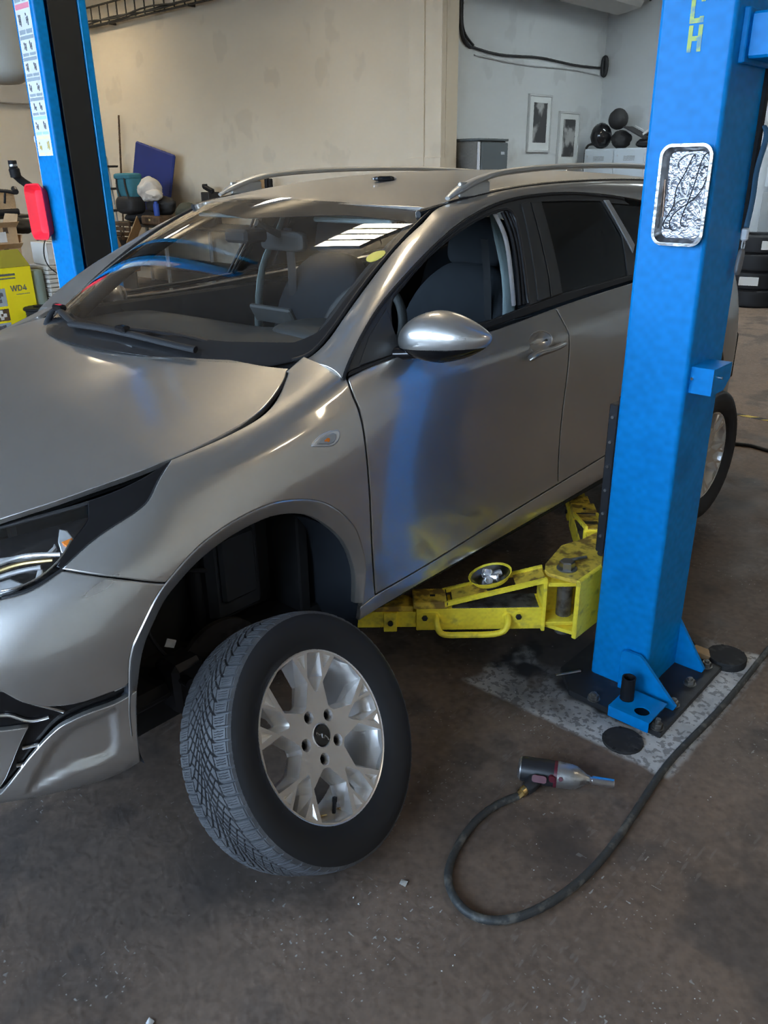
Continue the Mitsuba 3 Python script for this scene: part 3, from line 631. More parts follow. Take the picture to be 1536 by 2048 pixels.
# match by x so that the sheet is not sheared
tt = np.linspace(0, 1, 400); E1x, E2x = e1c(tt)[:, 0], e2c(tt)[:, 0]
def side_rail(t, w):
    t = np.clip(t, 0, 3.); a = np.interp(np.clip(t / 3., 0, 1) * (3.2 - .362) + .362, E1x, tt); b = np.interp(np.clip(t / 3., 0, 1) * (3.2 - .358) + .358, E2x, tt)
    p, q = e1c(a), e2c(b); w = (w / .13)[..., None]
    d = q - p; up = np.array([0, .75, .66]); bul = np.linalg.norm(d, axis=-1, keepdims=True) * .17
    return p + d * w + bul * up * (4 * w * (1 - w))
for s in (1, -1): obj('roof_side', panel(side_rail, [(.004, .002), (3., .002), (3., .128), (.004, .128)], res=.025, side=s, depth=.02), 'paint_grey', car)
# roof and rails
xs = np.linspace(.96, 3.3, 24); ed = [(x, float(_ry(x)) - .012) for x in xs]
hd = [(.905 + .115 * (y / .6) ** 2, y) for y in np.linspace(-.575, .575, 20)]
obj('roof', panel(RF, ed[::-1] + [(x, y) for x, y in hd[::-1]] + [(x, -y) for x, y in ed], res=.05, depth=.02), 'paint_grey', car)
for s in (1, -1): obj('roof_ditch', cw(tube(np.stack([xs, s * (_ry(xs) - .001), _re(xs) - .008], 1), .011, 8)), 'rubber_seal', car, smooth=40)
for s in (1, -1):
    xx = np.linspace(1.10, 3.1, 60); q = np.clip((xx - 1.10) / .30, 0, 1); h = .012 + .040 * np.sin(q * PI / 2) ** .8 * np.clip((3.15 - xx) / .25, 0.15, 1) ** .5
    P = np.stack([xx, s * (_ry(xx) - .004), _re(xx) + h], 1)
    w = np.interp(xx, [1.10, 1.16, 1.4, 2.9, 3.1], [.010, .021, .017, .017, .010])
    obj('roof_rail', cat(cw(tube(P, w, 14, flat=.62)), *[cw(bxc((x0, s * (float(_ry(x0)) - .004), float(_re(x0)) + .018), (.16, .02, .05), .006)) for x0 in (1.24, 3.02)]), 'rail_silver', car, smooth=50)
obj('antenna_fin', cw(tf(sq(.08, .018, .03, .6, 1.), Tr(2.9, 0, 1.415))), 'paint_grey', car, smooth=60)
# windscreen
yw = np.linspace(-.655, .655, 30)
def WF(y, s): return W(y, s)
E1W = [(.650, .012), (.668, .03), (.677, .06), (.679, .123), (.675, .211), (.662, .36), (.645, .554), (.628, .739), (.612, .888), (.598, 1.004)]
e1w = sp(E1W, 40)
ws = e1w + [(y, 1.005 - .03 * (y / .6) ** 4 - .0) for y in np.linspace(.55, -.55, 16)] + [(-y, s_) for y, s_ in e1w[::-1]] + [(y, -.02) for y in np.linspace(-.6, .6, 16)]
obj('windscreen', panel(WF, ws, res=.05, depth=.003, edge=.001), 'windscreen_glass', car)
gl = sp([(.62, .10), (.648, .15), (.652, .208), (.646, .30), (.632, .473), (.610, .70), (.592, .855), (.56, .885)], 24)
gin = gl + [(.36, .885), (.16, .83), (0, .80), (-.16, .83), (-.36, .885)] + [(-y, s_) for y, s_ in gl[::-1]] + [(-.3, .06), (0, .05), (.3, .06)]
obj('glass_border', panel(off(WF, -.006), ws, [gin], res=.04, depth=.002, edge=.001), 'plastic_black', car)
obj('cowl', panel(off(WF, -.022), [(.66, .03), (.60, .10), (0, .10), (-.60, .10), (-.66, .03), (-.70, -.06), (-.60, -.16), (0, -.16), (.60, -.16), (.70, -.06)], res=.05, depth=.03), 'plastic_black', car)
for s in (1, -1): obj('cowl_end', cw(tf(sq(.10, .11, .03, .5, .6, 20, 12), Tr(.36, s * .66, .915))), 'plastic_black', car, smooth=60)
for s in (1, -1): obj('pillar_seal', strips(WF, [(y * s, q) for y, q in E1W], .0065, .001), 'rubber_seal', car, smooth=40)
# door frames and glass on the greenhouse side
E2L = [(.389, .978), (.392, .984)] + [tuple(p) for p in e2[2:150] if p[0] < 2.62]
frameout = [(x, z - .004) for x, z in E2L]
BT = [(.39, .972), (.484, .981), (.954, 1.006), (1.191, 1.020), (1.356, 1.030), (1.518, 1.038), (2.035, 1.049), (2.62, 1.056)]
BB = [(.384, .9625), (.504, .972), (.963, .992), (1.093, .996), (1.441, 1.010), (2.028, 1.032), (2.62, 1.044)]
opn = sp([(.600, 1.058), (.630, 1.118), (.685, 1.148), (.753, 1.179), (.862, 1.223), (.997, 1.266), (1.105, 1.294), (1.216, 1.317), (1.31, 1.329)], 30) + [(1.345, 1.331), (1.372, 1.322)] + sp([(1.385, 1.30), (1.362, 1.22), (1.33, 1.13), (1.295, 1.029)], 14) + [(.954, 1.009), (.60, .990)]
rgl = [(1.520, 1.041), (1.536, 1.10), (1.550, 1.18), (1.563, 1.26), (1.576, 1.342), (1.78, 1.338), (2.0, 1.329), (2.075, 1.20), (2.055, 1.13), (2.028, 1.052)]
qgl = [(2.062, 1.320), (2.30, 1.300), (2.55, 1.25), (2.55, 1.062), (2.11, 1.056), (2.125, 1.13), (2.150, 1.17)]
frl = frameout + [(2.62, 1.06)] + sp(BT, 30)[::-1]
for s in (1, -1):
    fr = obj('window_frame', panel(off(GF, -.004), frl, [opn, rgl, qgl], res=.03, side=s, depth=.012), 'pillar_black', car)
    obj('waist_seal', panel(off(GF, .002), sp(BB, 30) + sp(BT, 30)[::-1], res=.03, side=s, depth=.012), 'rubber_seal', car)
    obj('frame_seal', cat(strips(GF, frameout[2:], .006, -.004, s, 60), strips(GF, opn, .007, -.012, s, 70)), 'rubber_seal', fr, smooth=40)
    obj('pillar_cover', panel(off(GF, .001), [(1.344, 1.033), (1.368, 1.10), (1.393, 1.183), (1.42, 1.27), (1.437, 1.338), (1.494, 1.341), (1.474, 1.227), (1.450, 1.104), (1.427, 1.037)], res=.02, side=s, depth=.006), 'pillar_black', fr)
    obj('pillar_cover', panel(off(GF, .001), [(1.433, 1.037), (1.456, 1.104), (1.480, 1.227), (1.500, 1.341), (1.563, 1.339), (1.546, 1.257), (1.532, 1.165), (1.518, 1.087), (1.512, 1.041)], res=.02, side=s, depth=.006), 'pillar_black', fr)
    obj('divider', panel(off(GF, .003), [(2.012, 1.329), (2.049, 1.328), (2.141, 1.156), (2.108, 1.128)], res=.02, side=s, depth=.006), 'silver_plastic', fr)
    obj('quarter_glass', panel(off(GF, -.010), [(x + (.0 if i else 0), z) for i, (x, z) in enumerate(qgl)], res=.04, side=s, depth=.003), 'tinted_glass', car)
    obj('rear_window', panel(off(GF, -.010), rgl, res=.04, side=s, depth=.003), 'tinted_glass', car, label='dark tinted rear side window')
    # glass channel seen in the open front window
    if s > 0: obj('window_channel', cat(cw(grid(np.stack([np.array([GF(np.array([x + d]), np.array([z]))[0] + np.array([0, -.03 - e, 0]) for x, z in spl([(1.285, 1.31), (1.297, 1.245), (1.268, 1.147), (1.222, 1.03)], 20)]) for d, e in ((0, 0), (.012, -.004), (.027, 0), (.03, .02))], 1)))), 'white_plastic', fr, smooth=40, label='pale strip down the open front window')
    obj('window_channel', cat(*[cw(tube(GF(*np.array(spl([(1.33 + d, 1.315 + d * .2), (1.335 + d, 1.25), (1.305 + d, 1.147), (1.255 + d, 1.028)], 20)).T) * [1, s, 1] + [0, -.02 * s, 0], .006, 8)) for d in (0, .022, .04)]), 'rubber_seal', fr, smooth=40)
    if s < 0: obj('front_window', panel(off(GF, -.012), opn, res=.06, side=s, depth=.003), 'windscreen_glass', car)
# sail triangle and mirrors
for s in (1, -1):
    obj('sail_panel', panel(off(GF, -.001), [(.43, .980), (.50, 1.045), (.60, 1.105), (.603, .988)], res=.02, side=s, depth=.006), 'pillar_black', DOORS[s])
    mw = sq(.078, .132, .076, .95, .92, 56, 44); v = mw.vertices
    t = (v[:, 1] / .132)      # -1 door side .. 1 outer end
    v[:, 2] *= np.where(v[:, 2] > 0, 1.02 - .50 * np.clip(t + .25, 0, 1.25) ** 1.7 * .8, .86 - .18 * np.clip(t, 0, 1) - .1 * np.clip(-t, 0, 1)); v[:, 2] += .012 * t
    v[:, 0] *= np.where(v[:, 0] < 0, 1.0 - .12 * np.clip(t, 0, 1) ** 2, .55); v[:, 0] += .030 * t
    v[:, 1] = np.where(t < 0, v[:, 1] * .94, v[:, 1])
    cen = np.array([.655, .945, 1.030])
    mw = trimesh.Trimesh(v + cen, mw.faces, process=False)
    cp_, cn_ = np.array([.655, .945, 1.010]), np.array([.0, -.07, 1.]); cn_ /= np.linalg.norm(cn_)
    upm = mw.slice_plane(cp_, cn_); lom = mw.slice_plane(cp_ - cn_ * .001, -cn_); lom.vertices = cen + (lom.vertices - cen) * [.975, .985, .99]
    fix = lambda m_: cw(m_ if s > 0 else tf(m_, np.diag([1, -1, 1, 1.]), Tr(.06, .05, -.055)))
    mi_ = obj('mirror', fix(upm), 'paint_grey', car, smooth=60, label='rounded door mirror with grey cap and black underside')
    obj('mirror_base', fix(cat(lom, tube(spl([(.60, .815, .985), (.62, .84, .985), (.655, .90, .990)], 10), [.034, .030, .026], 14, flat=.55) if False else tube(spl([(.585, .80, .985), (.61, .845, .987), (.65, .92, .995)], 10), np.linspace(.036, .028, 10), 14, flat=.6))), 'plastic_gloss', mi_, smooth=60)
    obj('mirror_glass', fix(tf(sq(.004, .092, .046, .5, .6, 30, 14), Rot(-.22, [0, 0, 1]), Tr(.688, .93, 1.030))), 'chrome', mi_, smooth=40)
# wipers
def wiper(y0, y1, lift, pivot):
    yy = np.linspace(y0, y1, 30); s_ = np.linspace(lift[0], lift[1], 30) + .02 * np.sin(np.linspace(0, PI, 30))
    P = W(yy, s_) + normal(W, yy, s_) * .016
    k = obj('wiper', cw(tube(P, .012, 8, flat=.8)), 'rubber', car, smooth=50, label='black wiper resting at the foot of the windscreen')
    mid_ = P[15]; piv = np.array(pivot)
    obj('wiper_arm', cw(tube(spl([piv, piv * .55 + mid_ * .45 + [0, 0, .02], mid_ + [0, 0, .012]], 14), np.linspace(.014, .009, 14), 8, flat=.5)), 'dark_metal', k, smooth=50)
    obj('wiper_joint', cw(bxc(mid_ + [0, 0, .01], (.03, .05, .02), .006)), 'plastic_gloss', k)
wiper(-.10, .43, (.035, .012), (.33, .47, .985))
wiper(-.52, -.08, (.06, .04), (.20, -.42, .985))
# tag stuck behind the windscreen edge
obj('sticker', panel(off(WF, -.004), [tuple(np.array([.612, .60]) + np.array([.020 * math.cos(a) * (1.1 if math.cos(a) < 0 else .8), .042 * math.sin(a)])) for a in np.linspace(0, 2 * PI, 22, endpoint=False)], res=.012, depth=.001, edge=.0006), 'yellow_plastic', car, label='yellow curl of tape on the windscreen edge')

# ---------------------------------------------------------------- wheels: axis along z, outer face up
def tyre_mesh(na=2600, fine=True):
    R0, N = .316, 66
    prof = [(.211, .078), (.222, .090), (.240, .100), (.262, .1045), (.280, .1035), (.292, .0985), (.2995, .094)]
    wv = np.linspace(.090, -.090, 132 if fine else 24)
    def crown(z): return R0 - .0075 * (np.abs(z) / .085) ** 3.2
    rows = [(r, z, 0) for r, z in prof] + [(float(crown(z)), z, 1) for z in wv] + [(r, -z, 0) for r, z in prof[::-1]]
    rr, zz, tr_ = np.array(rows).T
    th = np.linspace(0, 2 * PI, na, endpoint=False)
    TH, RR = np.meshgrid(th, rr, indexing='ij'); ZZ = np.broadcast_to(zz, TH.shape); TT = np.broadcast_to(tr_, TH.shape)
    if fine:
        w = ZZ / .086; a = np.abs(w)
        s = TH * N / (2 * PI)
        f = 2.9 * (1 - (1 - np.clip(a / .62, 0, 1)) ** 1.75)
        ph = (s - f + (w > 0) * .5) % 1.0; d1 = np.minimum(ph, 1 - ph)
        slope = np.sqrt(1 + (np.where(a < .62, 2.9 * 1.75 / .62 * (1 - np.clip(a / .62, 0, 1)) ** .75, .0) * .35) ** 2)
        gw = np.where(a > .5, .105, .085)
        groove = np.clip((gw * slope - d1) / (.02 * slope), 0, 1) * np.clip((1.06 - a) / .05, 0, 1) * np.clip((a - .01) / .02, 0, 1)
        # crossing grooves of the centre
        ph2 = (s + 3.4 * a + (w > 0) * .5) % 1.0; d2 = np.minimum(ph2, 1 - ph2)
        g2 = np.clip((.085 - d2) / .03, 0, 1) * (a < .45) * .85
        # short circumferential joints
        g3 = np.zeros_like(a)
        for a0, lo, hi in ((.53, .1, .9),):
            g3 = np.maximum(g3, np.clip((.017 - np.abs(a - a0 - .06 * (ph - .5))) / .008, 0, 1) * ((ph > lo) & (ph < hi)))
        # sipes
        ws = .035 * np.sin(a * 40)
        g4 = np.zeros_like(a)
        for c in (.32, .50, .68):
            g4 = np.maximum(g4, np.clip((.032 - np.abs(ph - c - ws * .5)) / .015, 0, 1) * ((a > .60) & (a < .92)) * .3)
        g5 = np.clip((.018 - np.abs(a - 1.0)) / .01, 0, 1) * .35
        dep = .0080 * np.maximum.reduce([groove, g2, g3, g4, g5])
        RR = RR - dep * TT
    k0, k1 = len(prof) - 1, len(prof) + len(wv) + 1
    bead = 0.0009 * np.exp(-((RR - .300) / .0012) ** 2)
    P = np.stack([RR * np.cos(TH), RR * np.sin(TH), ZZ], -1)
    return cat(grid(P[::13, :k0 + 1], True), grid(P[::13, k1 - 1:], True)), grid(P[:, k0:k1], True)
def dirs(th): return np.stack([np.cos(th), np.sin(th)], -1)
def rim_mesh():
    """face with five forked spokes: windows cut through with sloped flanks"""
    zf = .066
    def pol(r, deg): return (r * math.cos(math.radians(deg)), r * math.sin(math.radians(deg)))
    big, small, pock, fl = [], [], [], []
    for k in range(5):
        c = 28 + 72 * k
        big.append([pol(.2035, c - 15), pol(.132, c - 24.6), pol(.080, c - 8), pol(.077, c), pol(.080, c + 8), pol(.132, c + 24.6), pol(.2035, c + 15), pol(.2065, c)])
        e = c + 36
        small.append([pol(.204, e - 6.0), pol(.146, e - 10.2), pol(.110, e - 3.2), pol(.106, e), pol(.110, e + 3.2), pol(.146, e + 10.2), pol(.204, e + 6.0), pol(.2045, e)])
        for q in (1, -1):
            pock.append([pol(.2005, c + q * 19.0), pol(.164, c + q * 24.8), pol(.201, c + q * 27.0)])
    holes = []
    lug = [Point(*pol(.057, 28 + 72 * k)).buffer(.0155, quad_segs=7) for k in range(5)]
    face = Point(0, 0).buffer(.2075, quad_segs=32)
    for h in big + small + pock: face = face.difference(Polygon(h))
    for l in lug: face = face.difference(l)
    face = face.difference(Point(0, 0).buffer(.031, quad_segs=12))
    def dish(p):     # the face falls a little towards the hub
        r = np.hypot(p[..., 0], p[..., 1]); return zf + .014 * np.clip((r - .06) / .14, 0, 1) ** 1.3 - .004
    tri_v, tri_f = trimesh.creation.triangulate_polygon(face, engine='earcut')
    fm = trimesh.Trimesh(np.column_stack([tri_v, np.zeros(len(tri_v))]), tri_f, process=False)
    fm = fm.subdivide_to_size(.02); v = fm.vertices.copy(); v[:, 2] = dish(v); fm.vertices = v
    flank = []
    def ring(top, bot, zt, zb):
        n = len(top); V = np.vstack([np.column_stack([top, zt]), np.column_stack([bot, zb])]); F = []
        for i in range(n):
            j = (i + 1) % n; F += [[i, j, n + j], [i, n + j, n + i]]
        m = trimesh.Trimesh(V, F, process=False); return m
    for h, k0, dz in [(b, .76, .034) for b in big] + [(b, .52, .032) for b in small]:
        h = np.array(h); c = h.mean(0); b = c + (h - c) * k0
        rad = np.hypot(*h.T) > .195
        b[rad] = h[rad] * .995 if k0 > .7 else c + (h[rad] - c) * .88
        flank.append(ring(h, b, dish(h), dish(h) - dz)); flank.append(ring(b, b, dish(h) - dz, np.full(len(h), .022)))
    for h in pock:
        h = np.array(h); c = h[0] * .42 + h[1] * .14 + h[2] * .44
        flank.append(ring(h, np.repeat(c[None], 3, 0), dish(h), dish(h) - .012))
    for l in lug:
        h = np.array(l.exterior.coords)[:-1]; c = h.mean(0); b = c + (h - c) * .78
        flank.append(ring(h, b, dish(h), dish(h) - .010)); flank.append(ring(b, b, dish(h) - .010, dish(h) - .04))
    barrel = lathe([(.2075, .0755), (.2125, .0775), (.2165, .0805), (.2185, .079), (.2185, .072), (.210, .066), (.204, .05), (.195, .03), (.190, -.02), (.196, -.07), (.214, -.082), (.218, -.086), (.214, -.088), (.190, -.080), (.183, -.02), (.188, .03), (.2005, .058), (.2075, .0755)], 96)
    lugs = [tf(lathe([(0, .036), (.0125, .036), (.0125, .05), (.009, .05), (.009, .030), (0, .030)], 16), Tr(.057 * math.cos(math.radians(28 + 72 * k)), .057 * math.sin(math.radians(28 + 72 * k)), 0)) for k in range(5)]
    return fm, cat(*flank), barrel, lugs
ty_a, ty_b = tyre_mesh()
TY, TYB = mikit.ply(ty_a, 'rubber', smooth=38), mikit.ply(ty_b, 'tread_rubber', smooth=22)
RF_, RK_, RB_, RL_ = rim_mesh()
EMB = [(-.0170, .0125), (-.0135, .0165), (-.0085, .006), (.0005, .004), (-.0045, -.0035), (.0005, -.008), (.006, -.0045), (.0105, -.0135), (.0105, -.0205)]
# emblem on the hub cap: one broken stroke like two letters run together (from the photograph, in the cap's own plane)
def wheel(parent, Mw, whole=True):
    w = {'to_world': T(Mw.tolist())}
    k = parent
    obj('tyre', TY, 'rubber', k, **w)
    obj('tread', TYB, 'tread_rubber', k, label='tyre tread of crossing V-shaped grooves', **w)
    r = obj('rim', cat(RK_), 'alloy', k, **w)
    if whole:
        obj('spoke_face', RF_, 'alloy_face', k, smooth=20, **w)
        obj('barrel', RB_, 'alloy', k, smooth=40, **w)
        for l_ in RL_: obj('lug_hole', l_, 'dark_metal', k, smooth=30, **w)
        cp = obj('hub_cap', lathe([(0, .0665), (.024, .066), (.027, .064), (.0275, .05)], 40), 'plastic_gloss', k, smooth=30, **w)
        obj('cap_ring', lathe([(.0272, .060), (.0285, .0655), (.0305, .0645), (.031, .052)], 40), 'alloy', k, smooth=50, **w)
        em = np.array(EMB)
        obj('emblem', cat(*[tube(np.column_stack([em[a:b] , np.full(b - a, .0668)]), .0015, 6) for a, b in ((0, 5), (3, 6), (4, 9))]), 'steel', k, **w)
        a = math.radians(249); c = np.array([math.cos(a), math.sin(a)])
        obj('valve', cat(cyl((*(c * .186), .048), (*(c * .158), .060), .005, 10), cyl((*(c * .160), .059), (*(c * .150), .063), .0062, 10)), 'plastic_black', k, **w)
        obj('balance_weight', cat(*[bxc((0, 0, 0), (.004, .018, .018), .001, frame((0, 0, 0), (*dirs(np.array(math.radians(g)))[:2], 0), (-math.sin(math.radians(g)), math.cos(math.radians(g)), 0), (0, 0, 1)) @ Tr(.186, 0, .03)) for g in (236, 242, 261)]), 'brass', k, **w)
    return r
# the loose wheel, leaning back against the open wheel arch
A_, U_, S_ = np.array([.167, -.845, .508]), np.array([-.098, .498, .861]), np.array([.981, .193, 0.])
A_ /= np.linalg.norm(A_); S_ = np.cross(U_, A_); S_ /= np.linalg.norm(S_); U_ = np.cross(A_, S_)
MW = frame((-.004, -1.039, .3095), -S_, U_, A_)
if np.linalg.det(MW[:3, :3]) < 0: MW[:3, 0] *= -1
lw = thing('wheel', 'loose car wheel with five-spoke alloy rim and winter tyre leaning into the empty wheel arch', 'wheel')
wheel(lw, MW)
# the rear wheel still on the car
RH = np.array([2.60, -1.005, .362])
MR = frame(RH + np.array([0, .085, 0]), (math.cos(.5), 0, math.sin(.5)), (math.sin(.5), 0, -math.cos(.5)), (0, -1, 0))
if np.linalg.det(MR[:3, :3]) < 0: MR[:3, 0] *= -1
rw = car + '__rear_wheel'
scene[rw + '__'] = None
wheel(rw, MR)
MR2 = MR.copy(); MR2[:3, 3] = [2.655, .86, .343]; MR2[:3, 1] *= -1; MR2[:3, 2] *= -1
k2 = numbered(car + '__rear_wheel'); scene[k2 + '__'] = None; wheel(k2, MR2, False)
MF2 = MR2.copy(); MF2[:3, 3] = [0, .86, .36]
k2 = numbered(car + '__front_wheel'); scene[k2 + '__'] = None; wheel(k2, MF2, False)
for k in [k for k in scene if k.endswith('wheel__') or (k.endswith('__') and scene[k] is None and 'wheel' in k)]: scene.pop(k)

# wheel-arch liners, hub and brake
def liner(s):
    a = np.linspace(-.35, PI + .35, 50); rad = .372 + .012 * np.sin(a * 3) ** 2
    P = np.stack([np.stack([-r0 * rad * np.cos(a), np.full_like(a, y), .318 + r0 * rad * np.sin(a)], -1) for y, r0 in ((.874, .985), (.86, .99), (.80, 1.), (.72, 1.), (.62, .99))], 1)
    return P
for s in (1, -1):
    P = liner(s); m = grid(P if s > 0 else P * [1, -1, 1])
    obj('arch_liner', cw(m), 'liner', car, smooth=40)
    obj('arch_wall', cw(bx(-.42, .40, s * .52, s * .56, .0, .80, .01)), 'paint_under', car)
    a = np.linspace(-.2, PI + .2, 30)
    P = np.stack([np.stack([2.65 - r0 * np.cos(a), np.full_like(a, s * y), .30 + r0 * np.sin(a)], -1) for y, r0 in ((.86, .36), (.6, .36))], 1)
    obj('arch_liner', cw(grid(P)), 'liner', car, smooth=40)
obj('strut_tower', cw(cat(bx(.02, .20, .60, .66, .30, .62, .02), bx(.05, .17, .655, .675, .36, .56, .01))), 'liner', car)
obj('floor_pan', cw(bx(-.42, 3.0, -.72, .72, .19, .24, .02)), 'paint_under', car)
obj('floor_pan', cw(bx(.50, 2.2, -.83, .83, .20, .26, .02)), 'paint_under', car)
hubc = np.array([0., .70, .20])
br = obj('brake', cw(tf(lathe([(0, .0), (.07, 0), (.07, .03), (.142, .03), (.142, .045), (.075, .045), (.072, .075), (.034, .078), (.034, .09), (0, .09)], 48), Rot(-PI / 2, [1, 0, 0]), Tr(0, .66, .20))), 'disc_iron', car, smooth=30)
obj('caliper', cw(cat(bx(-.175, -.08, .66, .75, .15, .30, .015), cyl((-.15, .64, .26), (-.15, .78, .26), .014, 12), cyl((-.14, .64, .17), (-.14, .78, .17), .014, 12))), 'dark_metal', br)
obj('strut', cw(cat(cyl((.02, .60, .22), (.05, .56, .78), .032, 16), tube(np.array([(.04 + .07 * math.cos(t), .57 + .07 * math.sin(t), .45 + t * .011) for t in np.linspace(0, 24, 120)]), .008, 8))), 'dark_metal', car, smooth=40)
obj('track_rod', cw(cat(cyl((-.10, .62, .22), (-.16, .30, .25), .012, 10), cyl((0, .66, .14), (.02, .25, .18), .03, 10))), 'dark_metal', car)
obj('brake_hose', cw(tube(spl([(-.13, .66, .27), (-.16, .62, .38), (-.08, .58, .48), (.02, .60, .45)], 24), .006, 8)), 'rubber', car, smooth=40)
obj('paper_tag', cw(bxc((-.145, .70, .345), (.026, .003, .022), .0005, Rot(.5, [0, 1, 0]) @ Rot(.3, [0, 0, 1]))), 'tag_white', car, label='small white square tag in the wheel arch')

# ---------------------------------------------------------------- cabin
def seat(x, y, z=.0):
    st = numbered(car + '__seat'); scene[st + '__'] = None
    def tr(m, ang=0, at=(0, 0, 0)): return cw(tf(m, Rot(ang, [0, 1, 0]), Tr(*at)))
    obj('cushion', tr(sq(.27, .255, .085, .5, .45), -.10, (x - .28, y, .56)), 'seat_cloth', st, smooth=60)
    b = sq(.075, .255, .33, .5, .5, 36, 26); v = b.vertices; v[:, 1] *= np.where(v[:, 2] > .05, 1 - .32 * np.clip((v[:, 2] - .05) / .28, 0, 1) ** 1.6, 1); v[:, 0] += np.where(np.abs(v[:, 1]) > .15, -.03, 0) * np.clip(np.abs(v[:, 1]) - .15, 0, .1) * 10; b.vertices = v
    obj('backrest', tr(b, .34, (x - .01, y, .80)), 'seat_cloth', st, smooth=60)
    hd_ = sq(.052, .135, .095, .55, .45, 36, 22)
    obj('headrest', tr(hd_, .26, (x + .125, y, 1.185)), 'seat_cloth', st, smooth=60)
    for q in (-.058, .058): obj('headrest_post', cw(cyl((x + .092, y + q, 1.06), (x + .112, y + q, 1.14), .0065, 10)), 'chrome', st, smooth=40)
    obj('post_sleeve', cat(*[cw(cyl((x + .090, y + q, 1.060), (x + .094, y + q, 1.074), .011, 12)) for q in (-.058, .058)]), 'chrome', st, smooth=40)
    scene.pop(st + '__', None)
seat(1.46, .38); seat(1.46, -.38)
obj('rear_bench', cw(cat(tf(sq(.09, .62, .30, .4, .3), Rot(.35, [0, 1, 0]), Tr(2.45, 0, .80)), tf(sq(.26, .62, .08, .4, .3), Tr(2.18, 0, .56)), *[tf(sq(.045, .12, .075, .5, .5), Tr(2.55, q, 1.15)) for q in (-.42, 0, .42)])), 'seat_cloth', car, smooth=60)
yy = np.linspace(-.68, .68, 30)
dashp = np.stack([np.stack([np.full_like(yy, x0) + .16 * (np.abs(yy) / .68) ** 2 * k_, yy, z0 - .02 * (yy / .68) ** 2 + h_ * np.exp(-((yy - .38) / .22) ** 2)], -1) for x0, z0, k_, h_ in ((.22, .955, .8, 0), (.42, .962, .6, 0), (.58, .963, .4, .012), (.70, .955, .3, .035), (.79, .935, .3, .045), (.83, .90, .3, .03), (.84, .72, .3, 0), (.80, .45, .2, 0))], 1)
obj('dashboard', cw(grid(dashp)), 'cabin_plastic', car, smooth=50)
obj('instrument_hood', cw(tf(sq(.12, .18, .045, .6, .6), Tr(.74, .38, .955))), 'cabin_plastic', car, smooth=60)
obj('phone', cw(bxc((.80, .06, .985), (.02, .22, .07), .006, Rot(-.5, [0, 1, 0]))), 'cabin_plastic', car)
ring = np.array([(.180 * math.cos(t), .180 * math.sin(t), 0) for t in np.linspace(0, 2 * PI, 60)])
MSW = Tr(.93, .36, .93) @ Rot(-1.10, [0, 1, 0])
sw = obj('steering_wheel', cw(tf(tube(ring, .0155, 12), MSW)), 'cabin_plastic', car, smooth=50)
obj('wheel_spokes', cw(cat(tf(sq(.065, .075, .025, .6, .6), MSW), tf(bx(-.02, .02, -.175, .175, -.010, .010, .004), MSW), tf(bx(-.0, .175, -.03, .03, -.010, .010, .004), MSW))), 'cabin_dark', sw, smooth=40)
obj('rear_mirror', cw(cat(tf(sq(.018, .115, .034, .4, .4), Tr(.90, .02, 1.225)), cyl((.90, .02, 1.24), (.80, .0, 1.29), .012, 10))), 'cabin_plastic', car, smooth=50)
obj('sensor_box', cw(bx(.70, .80, -.06, .06, 1.23, 1.275, .01)), 'cabin_dark', car)
for y0 in (.33, -.33): obj('sun_visor', cw(bxc((.985, y0, 1.315), (.13, .36, .016), .006, Rot(-.28, [0, 1, 0]))), 'cabin_light', car)
obj('headlining', panel(off(RF, -.035), [(1.0, -.54), (3.2, -.5), (3.2, .5), (1.0, .54)], res=.12), 'cabin_dark', car)
for s in (1, -1):
    bp = spl([(1.42, .54, 1.33), (1.40, .60, 1.2), (1.36, .67, 1.05), (1.32, .69, .60)], 14)
    obj('pillar_trim', cw(tube(bp * [1, s, 1], np.linspace(.016, .034, 14), 12, flat=.4)), 'cabin_light', car, smooth=60)
    obj('seat_belt', cw(tube(spl([(1.40, s * .53, 1.22), (1.42, s * .54, 1.0), (1.40, s * .56, .7)], 14), .022, 8, flat=.12)), 'cabin_dark', car, smooth=40)
    obj('door_trim', cw(bx(.50, 2.6, s * .74, s * .77, .30, .975, .01)), 'cabin_dark', car)
    ap = E1P[1:10].copy(); ap[:, 1] -= .05; ap[:, 2] -= .035
    obj('windscreen_trim', cw(tube(ap * [1, s, 1], .026, 8)), 'cabin_dark', car, smooth=50)
obj('parcel_shelf', cw(bx(2.5, 3.4, -.6, .6, .92, .95, .01)), 'cabin_dark', car)
obj('firewall', cw(bx(.30, .34, -.70, .70, .2, .93, .005)), 'paint_under', car)
# rear end, mostly hidden
tailp = [(4.9, .98)]
obj('tailgate', cw(cat(bx(3.30, 3.55, -.62, .62, .55, 1.16, .05), tf(bx(-.02, .02, -.56, .56, 0, .28, .01), Rot(-.55, [0, 1, 0]), Tr(3.45, 0, 1.12)))), 'paint_grey', car)
obj('rear_bumper', cw(bx(3.35, 3.68, -.70, .70, .28, .62, .05)), 'plastic_black', car)

